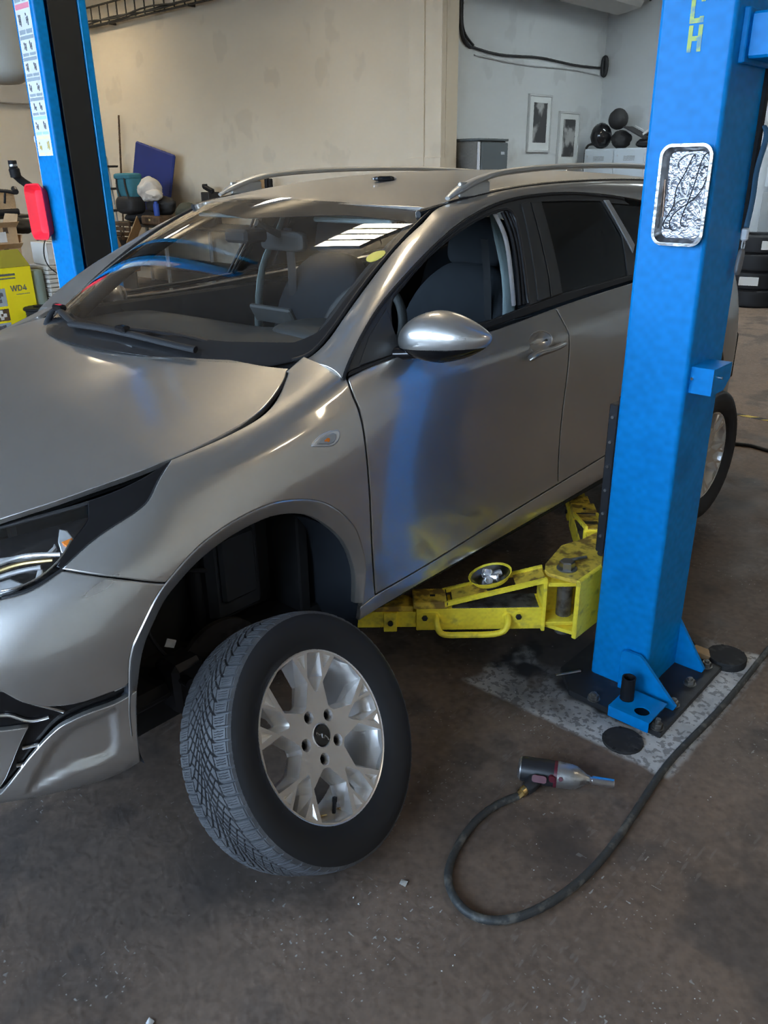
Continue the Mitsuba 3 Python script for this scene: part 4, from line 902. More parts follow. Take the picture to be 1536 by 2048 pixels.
# ---------------------------------------------------------------- two-post lift
def cprofile(x0, x1, y0, y1, t, lipw0, lipw1, r=.014, open_pos=True):
    """folded C section, open towards +y (or -y)"""
    outer = sbox(x0, y0, x1, y1); outer = outer.buffer(-r).buffer(r, quad_segs=5)
    inner = sbox(x0 + t, y0 + t, x1 - t, y1 - t).buffer(-r * .5).buffer(r * .5, quad_segs=4)
    slot = sbox(x0 + lipw0, y1 - 2 * t, x1 - lipw1, y1 + t) if open_pos else sbox(x0 + lipw0, y0 - t, x1 - lipw1, y0 + 2 * t)
    return outer.difference(inner).difference(slot)
HP = 4.1
RX0, RX1, RY0, RY1 = 1.13, 1.385, -1.432, -1.236
rp_ = thing('lift_post', 'right blue steel lift post with yellow letters, in front of the rear car door', 'lift post')
col = ext(cprofile(RX0, RX1, RY0, RY1, .008, .05, .05), HP - .02); col.apply_translation([0, 0, .02])
obj('column', col, 'lift_blue', rp_, smooth=35)
bpz = .02
plate = ext(Polygon([(.975, -1.565), (1.455, -1.565), (1.455, -1.15), (1.08, -1.15), (.985, -1.24)]), bpz)
obj('base_plate', plate, 'base_black', rp_)
def gusset(x, y0, y1, z, t=.010):
    pg = Polygon([(y0, .02), (y0 + .0, z - .01), (y0 - .012, z), (RY0 + .018, z), (RY0 + .002, z - .012), (y1 - .006, .035), (y1, .02)])
    m = ext(Polygon([(a, b) for a, b in pg.exterior.coords]), t); m.apply_transform(frame((x, 0, 0), (0, 1, 0), (0, 0, 1), (1, 0, 0))); return m
obj('gusset', cat(gusset(1.106, -1.352, -1.545, .168, .012), bx(1.106, 1.131, -1.358, -1.350, .02, .16, .002)), 'lift_blue', rp_)
obj('gusset', gusset(1.372, -1.40, -1.528, .20, .012), 'lift_blue', rp_)
for i, (x, y, m_) in enumerate(((.995, -1.324, 0), (1.136, -1.532, 0), (1.283, -1.524, 0), (1.421, -1.524, 0), (.994, -1.544, 1))):
    k = obj('anchor_bolt', cat(lathe([(0, .02), (.021, .02), (.021, .023), (0, .023)], 20), hexa((0, 0, .023), .017, .015), lathe([(0, .036), (.0085, .036), (.0085, .052 if m_ else .044), (0, .054 if m_ else .046)], 14)), 'greasy_steel', rp_, smooth=25)
    scene[k]['to_world'] = T().translate([x, y, 0])
# letters on the front face
ff = RX0 - .0005
def letter_poly(kind, w, h, t):
    r = lambda x0, y0, x1, y1: sbox(x0, y0, x1, y1)
    if kind == 'H': s = [r(0, 0, t, h), r(w - t, 0, w, h), r(0, h / 2 - t / 2, w, h / 2 + t / 2)]
    if kind == 'C': s = [r(0, 0, t, h), r(0, 0, w, t), r(0, h - t, w, h), r(w - t, h - t * 1.7, w, h), r(w - t, 0, w, t * 1.3)]
    return ops.unary_union(s).buffer(-.001).buffer(.001)
for ch, y, z, w, h in (('C', -1.318, 1.946, .035, .062), ('H', -1.319, 1.884, .035, .058)):
    m = ext(letter_poly(ch, w, h, .0105), .0007); m.apply_transform(frame((ff, y, z), (0, -1, 0), (0, 0, 1), (-1, 0, 0)))
    obj('letter', m, 'letter_yellow', rp_, label='faded yellow letter ' + ch)
# tool bracket with two holes at the foot, and a loose sleeve standing in it
br_ = sbox(.945, -1.535, 1.075, -1.40).difference(Point(1.018, -1.425).buffer(.0225)).difference(Point(.988, -1.492).buffer(.0235, quad_segs=10))
bm = ext(br_, .005); bm.apply_translation([0, 0, .054])
obj('tool_bracket', cat(bm, bx(.945, .95, -1.535, -1.40, .021, .058, .001)), 'lift_blue', rp_)
sl = lathe([(.0165, .0), (.0215, .0), (.0215, .078), (.0175, .078), (.0165, .07), (.0165, 0)], 28); 
k = obj('adapter_sleeve', sl, 'plastic_black', None, smooth=40); scene[k]['to_world'] = T().translate([1.018, -1.425, .0605]); 
tag(k, 'short black sleeve standing in the blue bracket at the foot of the right lift post', 'sleeve')
# boxes on the outer side
obj('switch_box', cat(bx(1.19, 1.345, RY0 - .105, RY0 - .012, 1.865, 1.965, .006), bx(1.175, 1.36, RY0 - .014, RY0 + .002, 1.855, 1.975, .003)), 'lift_blue', rp_)
m = ext(Polygon([(0, 0), (.0, .075), (.13, .075), (.13, .03), (.09, 0)]), .066); m.apply_transform(frame((1.155, RY0 + .002, 1.033), (1, 0, 0), (0, 0, 1), (0, -1, 0)))
k = obj('stop_box', m, 'lift_blue', rp_); obj('screw', cat(cyl((1.21, RY0 - .064, 1.075), (1.21, RY0 - .069, 1.075), .004, 10), cyl((1.155, RY0 - .006, 1.075), (1.150, RY0 - .006, 1.075), .004, 10)), 'chrome', k)
obj('cable_cover', bx(1.37, 1.392, RY0 - .012, RY0 + .01, 1.45, 1.9, .003), 'plastic_black', rp_)
# sliding carriage and yoke
cr = thing('lift_carriage', 'yellow yoke and two swing arms of the right lift post, one with a bent handle', 'lift arm')
obj('slide', cat(bx(1.19, 1.33, -1.40, -1.205, .30, .98, .006), bx(1.155, 1.36, -1.228, -1.196, .46, .96, .004)), 'dark_metal', cr)
obj('slide_bolt', cat(*[cyl((1.154, -1.212, z), (1.149, -1.212, z), .005, 8) for z in (.52, .60, .68, .76, .84, .92)]), 'steel', cr)
yk = Polygon([(1.085, -1.056), (1.052, -1.075), (1.036, -1.10), (1.052, -1.198), (1.42, -1.198), (1.46, -1.10), (1.44, -1.06), (1.35, -1.05), (1.25, -1.02)])
for n_, z in (('top_plate', .378), ('bottom_plate', .185)):
    m = ext(yk, .013); m.apply_translation([0, 0, z]); obj(n_, m, 'lift_yellow_rust' if z > .3 else 'lift_yellow', cr)
obj('side_plate', bx(1.045, 1.43, -1.212, -1.196, .175, .393, .003), 'lift_yellow', cr)
obj('side_plate', bx(1.20, 1.30, -1.40, -1.21, .2, .32, .003), 'dark_metal', cr)
for x, y in ((1.103, -1.128), (1.40, -1.115)):
    k = obj('pivot_pin', cat(cyl((x, y, .150), (x, y, .392), .026, 20), tf(lathe([(0, 0), (.034, 0), (.034, .004), (0, .004)], 24), Tr(x, y, .391))), 'greasy_steel', cr, smooth=30)
    obj('pivot_bolt', hexa((x, y, .395), .026, .026), 'steel', cr)
obj('lock_lever', cat(cyl((1.15, -1.10, .394), (1.21, -1.14, .398), .006, 8)), 'steel', cr)
k = obj('rubber_grip', bxc((1.30, -1.165, .401), (.09, .022, .018), .005), 'rubber'); tag(k, 'short black rubber grip lying on the yellow yoke beside the blue post', 'grip')
# arms
def arm(name, o, d, label, long_, pad_h, handle=True):
    d = np.array(d, float); d /= np.linalg.norm(d); w = np.array([-d[1], d[0]]) if handle else np.array([-d[1], d[0]])
    if w[0] > 0: w = -w
    Mx = frame((o[0], o[1], 0), (d[0], d[1], 0), (w[0], w[1], 0), (0, 0, 1)); L = lambda m: tf(m, Mx)
    t = numbered(cr + '__arm'); scene[t + '__'] = None; tag(t, label)
    def tubebox(l0, l1, hw, z0, z1, th=.006):
        return cat(bx(l0, l1, -hw, hw, z0, z0 + th, .001), bx(l0, l1, -hw, hw, z1 - th, z1, .001), bx(l0, l1, -hw, -hw + th, z0, z1, .001), bx(l0, l1, hw - th, hw, z0, z1, .001))
    obj('outer_tube', L(tubebox(0, .42, .05, .195, .275)), 'lift_yellow', t)
    obj('top_sheet', L(bx(.01, .30, -.046, .046, .2745, .2775, .001)), 'greasy_steel', t)
    obj('end_plate', L(cat(bx(-.012, .0, -.056, .056, .188, .372, .002))), 'lift_yellow', t)
    obj('lug', L(cat(bx(-.13, -.012, -.05, .05, .352, .366, .003), bx(-.13, -.012, -.05, .05, .205, .219, .003), bx(-.07, -.012, -.045, -.035, .219, .352, .001))), 'lift_yellow', t)
    obj('inner_tube', L(tubebox(.42, long_, .040, .202, .262)), 'lift_yellow', t)
    obj('slotted_bracket', L(cat(bx(.315, .43, -.05, .05, .275, .300, .003))), 'lift_yellow_rust', t)
    obj('slotted_bracket', L(cat(bx(.43, .56, -.042, .042, .262, .282, .003))), 'lift_yellow_rust', t)
    obj('slot', L(cat(bx(.355, .372, -.006, .006, .2995, .3008, 0), bx(.315, .318, -.05, .051, .29, .3005, 0))), 'paint_under', t)
    for q in (-.046, .046):
        p0, p1 = np.array([.325, q, .292]), np.array([-.012, q, .378])
        m = trimesh.creation.box(extents=(np.linalg.norm(p1 - p0), .010, .016)); dd = (p1 - p0) / np.linalg.norm(p1 - p0)
        m.apply_transform(frame((p0 + p1) / 2, dd, (0, 1, 0), np.cross(dd, (0, 1, 0)))); obj('brace_bar', L(m), 'lift_yellow', t)
    m = trimesh.creation.box(extents=(.12, .088, .004)); m.apply_transform(Tr(.24, 0, .311) @ Rot(.25, [0, 1, 0])); obj('brace_sheet', L(m), 'lift_yellow_rust', t)
    m = trimesh.creation.box(extents=(.10, .088, .004)); m.apply_transform(Tr(.04, 0, .362) @ Rot(.25, [0, 1, 0])); obj('brace_sheet', L(m), 'lift_yellow_rust', t)
    obj('lock_tab', L(bx(.485, .53, .040, .050, .190, .262, .002)), 'lift_yellow', t); obj('lock_screw', L(cyl((.507, .05, .225), (.507, .058, .225), .009, 10)), 'dark_metal', t)
    if handle:
        hp = [(.115, .052, .246), (.115, .070, .243), (.120, .085, .228), (.135, .088, .208), (.20, .090, .199), (.28, .090, .199), (.335, .088, .203), (.350, .085, .222), (.355, .070, .243), (.355, .052, .246)]
        h = obj('handle', L(tube(spl(hp, 50), .0105, 12)), 'lift_yellow', t, smooth=50); h = t
        obj('handle_plate', L(cat(*[tf(ext(rrect(.075, .04, .019), .003), frame((x, .05, .245), (1, 0, 0), (0, 0, 1), (0, 1, 0)) @ np.diag([1, 1, 1, 1.])) for x in (.095, .375)])), 'lift_yellow', h)
        obj('handle_screw', L(cat(*[hexa((0, 0, 0), .010, .008, frame((x, .053, .245), (1, 0, 0), (0, 0, -1), (0, 1, 0))) for x in (.078, .392)])), 'dark_metal', h)
    e = long_ - .04
    obj('lift_pad', L(cat(cyl((e, 0, .262), (e, 0, pad_h - .02), .024, 16), lathe([(0, pad_h - .02), (.055, pad_h - .02), (.055, pad_h), (0, pad_h)], 28).apply_translation([e, 0, 0]))), 'rubber', t, smooth=30)
    scene.pop(t + '__', None)
    return Mx
M1 = arm('lift_arm', (1.04, -1.07), (-.68, .733), 'long yellow lift arm with a bent handle, reaching under the front door', .80, .335)
M2 = arm('lift_arm', (1.50, -1.03), (.80, .60), 'yellow rusty lift arm seen behind the yoke, reaching towards the rear wheel', .74, .335, False)
# bowl of wheel nuts on the front arm
dz_ = np.array([.258, 0, .966]); M1r = M1
bo = M1 @ np.array([.163, -.012, .345, 1]); nb = M1[:3, :3] @ np.array([-.0, .0, 1.]); inc = M1[:3, :3] @ np.array([-.968, 0, .25]); nb = np.cross(inc, M1[:3, 1]); nb *= np.sign(nb[2])
MB = frame(bo[:3], inc, np.cross(nb, inc), nb)
bwl = thing('nut_bowl', 'round metal bowl holding wheel nuts, tilted on the yellow arm', 'bowl')
obj('shell', tf(lathe([(0, -.002), (.045, 0), (.060, .008), (.072, .024), (.0745, .030), (.071, .030), (.069, .024), (.057, .012), (.044, .005), (0, .003)], 56), MB), 'lift_yellow', bwl, smooth=40)
obj('inside', tf(lathe([(0, .0036), (.044, .0056), (.057, .0126), (.067, .0235), (.0668, .0245)], 56), MB), 'tray_steel', bwl, smooth=40)
obj('magnet_foot', tf(lathe([(0, -.014), (.035, -.014), (.037, -.002), (0, -.002)], 32), MB), 'rubber', bwl, smooth=30)
nut = cat(lathe([(.006, 0), (.0115, 0), (.0115, .004), (.0105, .022), (.008, .028), (0, .029)], 6), lathe([(.006, -.004), (.010, -.004), (.013, 0), (.0125, .003), (.006, .003)], 20))
NUT = mikit.ply(nut, 'chrome', smooth=20)
r5 = np.random.default_rng(3)
for i, (a, b, c, t1, t2, w_) in enumerate(((-.012, -.012, .016, 1.35, .3, 'leftmost'), (.012, .014, .016, 1.5, 1.6, 'rightmost'), (-.018, .018, .017, 1.2, 2.8, 'hindmost'), (.022, -.014, .017, 1.45, 4.4, 'foremost'), (.0, .0, .034, .9, 5.2, 'topmost'))):
    k = obj('wheel_nut', NUT, 'nut_chrome'); scene[k]['to_world'] = T((MB @ Tr(a, b, c) @ Rot(t2, [0, 0, 1]) @ Rot(t1, [1, 0, 0])).tolist())
    tag(k, f'chrome wheel nut {w_} of the heap in the bowl on the yellow arm', 'wheel nut', 'wheel nuts in the bowl')

# left post with its channel, stickers
LX0, LX1, LY0, LY1 = 1.12, 1.405, 1.965, 2.178
lp_ = thing('lift_post', 'left blue lift post with a sticker strip and black channel, beyond the windscreen', 'lift post')
col = ext(cprofile(LX0, LX1, LY0, LY1, .008, .056, .045, open_pos=False), HP - .02); col.apply_translation([0, 0, .02])
obj('column', col, 'lift_blue', lp_, smooth=35)
obj('base_plate', bx(.97, 1.5, 1.86, 2.32, 0, .02, .003), 'base_black', lp_)
obj('channel_strip', bx(LX0 + .078, LX1 - .052, LY0 + .006, LY0 + .014, .25, HP - .1, .002), 'strip_black', lp_)
obj('lip_edge', bx(LX1 - .047, LX1 - .043, LY0 - .002, LY0 + .02, .02, HP, .001), 'lift_blue_edge', lp_)
zs = [2.66, 2.52, 2.395, 2.258, 2.165, 2.075, 1.985, 1.90, 1.81, 1.712]
heads = ['sticker_pink', 'sticker_pink', 'sticker_pink', 'sticker_grey', 'sticker_grey', 'sticker_grey', 'sticker_grey', 'sticker_mint', 'sticker_cream']
sx = LX0 - .0006
st_ = obj('sticker_strip', bx(sx - .0006, LX0 + .001, 1.998, 2.152, zs[-1], 2.66, 0), 'sticker_white', lp_, label='white safety strip of small pictograms')
rs = np.random.default_rng(11)
for i in range(9):
    z1, z0 = zs[i], zs[i + 1]; h = z1 - z0
    obj('pictogram_header', bx(sx - .001, sx - .0005, 2.004, 2.146, z1 - h * .20, z1 - h * .03, 0), heads[i], st_)
    obj('pictogram_caption', cat(*[bx(sx - .001, sx - .0005, y0, y0 + .062, z0 + h * .03, z0 + h * .17, 0) for y0 in (2.008, 2.080)]), 'sticker_grey' if i < 7 else 'sticker_mint' if i == 7 else 'sticker_cream', st_)
    pic = []
    for y0 in (2.010, 2.082):
        yy0 = y0 + rs.uniform(.006, .03); 
        pic += [bx(sx - .001, sx - .0005, yy0, yy0 + .010, z0 + h * .28, z0 + h * rs.uniform(.5, .72), 0), bx(sx - .001, sx - .0005, yy0 + .014, yy0 + .022, z0 + h * .34, z0 + h * rs.uniform(.5, .72), 0), bx(sx - .001, sx - .0005, yy0 - .002, yy0 + .020, z0 + h * .42, z0 + h * .47, 0)]
        c = Point(0, 0).buffer(.006, quad_segs=4); m = ext(c, .0005); m.apply_transform(frame((sx - .0005, yy0 + .02, z0 + h * .62), (0, -1, 0), (0, 0, 1), (-1, 0, 0))); pic.append(m)
    obj('pictogram', cat(*pic), 'sticker_ink' if i < 8 else 'tape_yellow', st_)
# red tray hung on the left post
rt = thing('tray', 'red plastic tray hung upright on the left blue lift post', 'tray')
def dish_mesh(w, h, r, depth, inset_, wall=.003, n=8):
    def loop(ww, hh, rr): return np.array(rrect(ww, hh, rr, n).exterior.coords)[:-1]
    o = [(loop(w, h, r), depth), (loop(w + .010, h + .010, r + .005), depth), (loop(w + .010, h + .010, r + .005), depth - .004), (loop(w, h, r), depth - .004), (loop(w - inset_, h - inset_, r - inset_ * .3), 0)]
    i = [(loop(w - 2 * wall, h - 2 * wall, r - wall), depth), (loop(w - inset_ - 2 * wall, h - inset_ - 2 * wall, r - inset_ * .3 - wall), wall)]
    def rings(ls):
        V = np.vstack([np.column_stack([l, np.full(len(l), z)]) for l, z in ls]); n_ = len(ls[0][0]); F = []
        for a in range(len(ls) - 1):
            for j in range(n_): k = (j + 1) % n_; F += [[a * n_ + j, a * n_ + k, (a + 1) * n_ + k], [a * n_ + j, (a + 1) * n_ + k, (a + 1) * n_ + j]]
        return trimesh.Trimesh(V, F, process=False)
    def cap(l, z):
        v, f = trimesh.creation.triangulate_polygon(Polygon(l), engine='earcut'); return trimesh.Trimesh(np.column_stack([v, np.full(len(v), z)]), f, process=False)
    body = cat(rings(o), rings([o[0], i[0]]), rings(i), cap(o[-1][0], 0)); return body, cap(i[-1][0], wall + .0002)
bd, bt = dish_mesh(.195, .275, .04, .045, .05)
Mrt = frame((LX0 - .002, 2.195, 1.437), (0, -1, 0), (0, 0, 1), (-1, 0, 0)) @ Rot(.03, [0, 0, 1])
obj('shell', tf(bd, Mrt), 'red_plastic', rt, smooth=35); obj('floor', tf(bt, Mrt), 'red_plastic', rt); obj('ridge', tf(ext(rrect(.11, .185, .03), .004), Mrt @ Tr(0, 0, .0025)), 'red_plastic', rt)
k = obj('conduit', cat(cyl((1.16, 2.215, .02), (1.16, 2.215, 1.80), .017, 16), cyl((1.16, 2.215, 1.78), (1.16, 2.215, 1.81), .021, 16)), 'white_plastic', None, smooth=40); tag(k, 'white plastic pipe standing beside the left blue post', 'pipe')

# magnetic steel tray on the right post, with hooks and rods in it
mt = thing('tray', 'steel tray stuck to the right blue post with bent rods inside', 'tray')
bd, bt = dish_mesh(.130, .238, .026, .026, .022)
Mmt = frame((RX0 - .001, -1.362, 1.554), (0, -1, 0), (0, 0, 1), (-1, 0, 0))
obj('shell', tf(bd, Mmt), 'tray_steel', mt, smooth=35); obj('bottom', tf(bt, Mmt), 'tray_bottom', mt)
XR = RX0 - .0085
def wire(pts, r, m, label, dx=0, n=40):
    k = obj('bent_rod', tube(spl([(XR - dx, y, z) for y, z in pts], n), r, 8), m, None, smooth=50); tag(k, label, 'rod')
wire([(-1.334, 1.62), (-1.334, 1.632), (-1.344, 1.647), (-1.363, 1.655), (-1.389, 1.653), (-1.411, 1.637), (-1.421, 1.622)], .0022, 'wire_white', 'upper white hoop in the steel tray on the right post')
wire([(-1.335, 1.526), (-1.345, 1.54), (-1.371, 1.548), (-1.396, 1.539), (-1.412, 1.518), (-1.417, 1.497)], .0026, 'wire_white', 'lower white hoop in the steel tray on the right post')
wire([(-1.324, 1.57), (-1.323, 1.587), (-1.332, 1.596), (-1.343, 1.592), (-1.351, 1.572), (-1.36, 1.557), (-1.369, 1.555), (-1.373, 1.566), (-1.371, 1.587)], .002, 'wire_white', 'white S-shaped hook in the middle of the steel tray', .001)
wire([(-1.421, 1.655), (-1.407, 1.652), (-1.391, 1.596), (-1.374, 1.53), (-1.364, 1.489), (-1.369, 1.48), (-1.38, 1.48)], .0016, 'wire_dark', 'straight dark rod with a bent top end crossing the steel tray', .005)
wire([(-1.381, 1.645), (-1.378, 1.651), (-1.359, 1.608), (-1.341, 1.569), (-1.338, 1.529), (-1.317, 1.488), (-1.319, 1.475), (-1.333, 1.472), (-1.337, 1.482)], .0016, 'wire_dark', 'dark rod hooked at the lower left of the steel tray', .004)
wire([(-1.406, 1.622), (-1.418, 1.622), (-1.419, 1.602), (-1.408, 1.566), (-1.379, 1.536), (-1.349, 1.514), (-1.335, 1.488), (-1.341, 1.47), (-1.353, 1.47)], .0016, 'wire_dark', 'dark rod bowed along the right side of the steel tray', .007)
wire([(-1.388, 1.478), (-1.405, 1.472), (-1.420, 1.469)], .0022, 'wire_white', 'short pale pin at the bottom of the steel tray')
wire([(-1.308, 1.593), (-1.311, 1.541), (-1.313, 1.50)], .0018, 'copper', 'copper rod along the left side of the steel tray', .004)
# lanyard with a key fob behind the right post
ly = thing('lanyard', 'blue woven lanyard with a grey key fob hanging behind the right post', 'lanyard')
obj('strap', tube(spl([(1.385, RY0 - .014, 1.72), (1.378, RY0 - .026, 1.70), (1.362, RY0 - .022, 1.62), (1.367, RY0 - .020, 1.55), (1.352, RY0 - .020, 1.465)], 40), .009, 10, flat=.5), 'rope_blue', ly, smooth=50)
obj('hook', cat(tube(spl([(1.39, RY0 + .004, 1.725), (1.392, RY0 - .028, 1.712), (1.385, RY0 - .032, 1.735)], 12), .003, 8)), 'wire_dark', ly)
obj('clip', cat(bxc((1.350, RY0 - .020, 1.448), (.014, .020, .034), .004), tube([(1.349 + .010 * math.cos(t), RY0 - .020, 1.420 + .014 * math.sin(t)) for t in np.linspace(0, 2 * PI, 20)], .0022, 6)), 'tag_white', ly)
obj('key_fob', tf(sq(.017, .007, .036, .6, .6, 24, 14), Rot(.22, [0, 1, 0]), Tr(1.341, RY0 - .020, 1.375)), 'fob_grey', ly, smooth=60)

# ---------------------------------------------------------------- things on the floor near the camera
wa, wb = np.array([.538, -1.338]), np.array([.656, -1.569])
wd = (wb - wa) / np.linalg.norm(wb - wa); ZW = .038
MWR = frame((wa[0], wa[1], ZW), (wd[0], wd[1], 0), (-wd[1], wd[0], 0), (0, 0, 1))
lx = lambda prof, n=32: tf(lathe([(r, z) for z, r in prof], n), Rot(PI / 2, [0, 1, 0]), MWR)
iw = thing('impact_wrench', 'air impact wrench with a long socket lying on the dark floor', 'impact wrench')
obj('motor_body', lx([(0, 0), (0, .028), (.004, .033), (.012, .035), (.080, .037), (.098, .036), (.1, 0)]), 'tool_black', iw, smooth=30)
obj('end_cap', lx([(-.003, 0), (-.003, .024), (.003, .033), (.006, .034), (.006, 0)]), 'tool_silver', iw, smooth=30)
obj('hammer_case', lx([(.1, 0), (.1, .0365), (.106, .037), (.145, .035), (.162, .031), (.182, .018), (.190, .013), (.198, .012), (.198, 0)]), 'tool_silver', iw, smooth=30)
obj('case_band', lx([(.098, .0366), (.100, .0372), (.107, .0374), (.108, .036)]), 'tool_red', iw, smooth=30)
obj('socket', lx([(.196, 0), (.196, .009), (.203, .009), (.204, .0125), (.262, .0135), (.264, .0125), (.264, .0095), (.25, .0085), (.25, 0)]), 'chrome', iw, smooth=30)
gr = np.array([(.045, -.018, -.004), (.03, -.06, -.022), (.012, -.105, -.024)])
hM = lambda m: tf(m, MWR)
obj('grip', hM(tube(spl([(.050, -.010, .0), (.040, -.045, -.012), (.026, -.062, -.018)], 14), [.024, .023, .023, .022, .022, .021, .021, .020, .020, .020, .019, .019, .018, .017], 16)), 'tool_black', iw, smooth=50)
obj('trigger', hM(cat(tf(ext(rrect(.040, .020, .007), .008), frame((.060, -.045, .012), (1, 0, 0), (0, .5, .86), (0, -.86, .5))))), 'tool_red', iw)
obj('selector', hM(cat(cyl((.092, -.030, .012), (.095, -.044, .016), .009, 14), cyl((.118, -.030, .012), (.118, -.038, .016), .006, 10))), 'tool_red', iw, smooth=30)
obj('hose_coupling', hM(cat(cyl((.028, -.058, -.017), (.016, -.078, -.020), .013, 16), cyl((.016, -.078, -.020), (.006, -.094, -.022), .010, 6))), 'brass', iw, smooth=30)
h0 = MWR @ np.array([.008, -.090, -.022, 1])
hp = [tuple(h0[:2]), (.405, -1.362), (.314, -1.352), (.196, -1.373), (.12, -1.408), (.081, -1.454), (.066, -1.509), (.086, -1.564), (.148, -1.612), (.262, -1.650), (.407, -1.666), (.59, -1.658), (.779, -1.642), (.919, -1.638), (1.15, -1.648), (1.401, -1.650), (1.682, -1.645), (2.1, -1.66), (2.6, -1.75), (3.2, -1.9)]
hs = spl(hp, 200); zz = np.full(200, .0115); zz[:10] = np.linspace(h0[2], .0115, 10)
obj('air_hose', tube(np.column_stack([hs, zz]), .0105, 12), 'hose_rubber', None, smooth=50); tag('air_hose', 'dark rubber air hose curving from the impact wrench across the floor past the blue post', 'hose')
# rubber lift pads lying by the post
def pad(c, r, h, label, rings=False, tilt=0):
    t = thing('rubber_pad', label, 'rubber pad')
    obj('body', tf(lathe([(0, 0), (r * .98, 0), (r, .004), (r, h - .004), (r * .97, h), (0, h)], 48), Rot(tilt, [1, 0, 0]), Tr(*c)), 'pad_rubber', t, smooth=30)
    if rings:
        for q in (.32, .58, .84):
            a = np.linspace(0, 2 * PI, 48); obj('raised_ring', tube(np.column_stack([c[0] + r * q * np.cos(a), c[1] + r * q * np.sin(a), np.full(48, c[2] + h)]), .005, 8), 'pad_ring', t, smooth=50)
        for a in (.4, .4 + PI / 2): obj('raised_rib', cyl((c[0] - r * .86 * math.cos(a), c[1] - r * .86 * math.sin(a), c[2] + h), (c[0] + r * .86 * math.cos(a), c[1] + r * .86 * math.sin(a), c[2] + h), .004, 8), 'pad_ring', t)
    else:
        for a in np.arange(5) * 2 * PI / 5 + .3: obj('edge_notch', tf(bx(-.004, .004, r * .80, r * 1.0, h - .0005, h + .0006, 0), Rot(a, [0, 0, 1]), Tr(*c)), 'paint_under', t)
pad((.885, -1.486, 0), .062, .009, 'flat round worn rubber pad lying on the concrete patch before the base plate')
pad((1.525, -1.555, 0), .067, .030, 'thick round rubber pad with raised rings behind the base plate')
k = obj('wood_chip', bxc((1.475, -1.475, .032), (.05, .07, .022), .003, Rot(.5, [0, 0, 1]) @ Rot(.3, [1, 0, 0])), 'cardboard'); tag(k, 'small brown wooden block between the base plate and the ringed rubber pad', 'block')
k = obj('grease_nub', bxc((1.47, -1.43, .03), (.05, .05, .06), .01), 'plastic_black'); tag(k, 'black plastic nub at the rear corner of the base plate', 'plastic nub')
k = obj('silver_rod', cyl((1.02, -1.165, .026), (1.10, -1.215, .026), .005, 8), 'steel'); tag(k, 'short bright rod on the oily black base plate left of the blue post', 'rod')
k = obj('car_key', cat(tf(sq(.038, .021, .009, .5, .5, 30, 14), Rot(-.45, [0, 0, 1]), Tr(1.292, -.146, 1.6003)), ), 'plastic_gloss', None, smooth=60); tag(k, 'black car key lying on the roof of the grey car', 'car key')
KZ = float(R(1.292, .146)) + CZ + CS * 1.292 + .0085
scene[k]['to_world'] = T().translate([0, 0, KZ - 1.6003])
key2 = obj('bright_end', tf(bxc((0, 0, 0), (.012, .018, .008), .002), Rot(-.45, [0, 0, 1]), Tr(1.330, -.164, KZ)), 'chrome', k); key3 = obj('bright_end', tf(bxc((0, 0, 0), (.012, .018, .008), .002), Rot(-.45, [0, 0, 1]), Tr(1.256, -.129, KZ)), 'chrome', k)
# litter
rl = np.random.default_rng(21)
def chip(x, y, s, label, m='paper_white'):
    p = rl.normal(size=(9, 3)) * [s, s, s * .35]; p[:, 2] -= p[:, 2].min(); k = obj('litter', tf(trimesh.convex.convex_hull(p), Tr(x, y, .0005)), m); tag(k, label, 'litter')
chip(-.585, -1.18, .006, 'tiny white scrap on the dark floor under the bumper')
chip(.03, -1.335, .009, 'pale flat scrap on the floor just below the loose tyre', 'slat_white')
chip(-.42, -1.60, .010, 'crumpled grey scrap on the open floor nearest the camera', 'conduit_grey')
scr = []
for _ in range(240):
    x, y = rl.uniform(-.9, 2.2), rl.uniform(-2.0, -.6)
    if -.7 < x < .5 and y > -1.0: continue
    s = rl.uniform(.0005, .0016); p = rl.normal(size=(6, 3)) * [s, s, s * .5]; p[:, 2] -= p[:, 2].min(); scr.append(tf(trimesh.convex.convex_hull(p), Tr(x, y, .0004)))
obj('grit', cat(*scr), 'paper_white'); tag('grit', 'pale grit and crumbs scattered over the dark workshop floor', 'grit', kind='stuff')
# far floor on the right
m = []
t0, t1 = np.array([4.675, -.12]), np.array([4.60, -1.6])
d_ = (t1 - t0) / np.linalg.norm(t1 - t0); n_ = np.array([-d_[1], d_[0]]); Lt = np.linalg.norm(t1 - t0)
tp = thing('hazard_tape', 'black and yellow striped tape on the floor far behind the right post', 'tape')
obj('base_strip', tf(bx(0, Lt, -.025, .025, 0, .0015, 0), frame((*t0, 0), (*d_, 0), (*n_, 0), (0, 0, 1))), 'clutter_dark', tp)
for i in range(9):
    pg = Polygon([(i * .16, -.025), (i * .16 + .085, -.025), (i * .16 + .135, .025), (i * .16 + .05, .025)])
    obj('stripe', tf(ext(pg, .0008), frame((*t0, .0013), (*d_, 0), (*n_, 0), (0, 0, 1))), 'tape_yellow', tp)
k = obj('air_hose', tube(spl([(3.90, -.35, .011), (3.95, -.645, .011), (3.985, -.76, .011), (3.955, -.88, .011), (3.9, -1.5, .011)], 30), .011, 8), 'rubber', None, smooth=50); tag(k, 'black hose on the floor behind the rear wheel', 'hose')

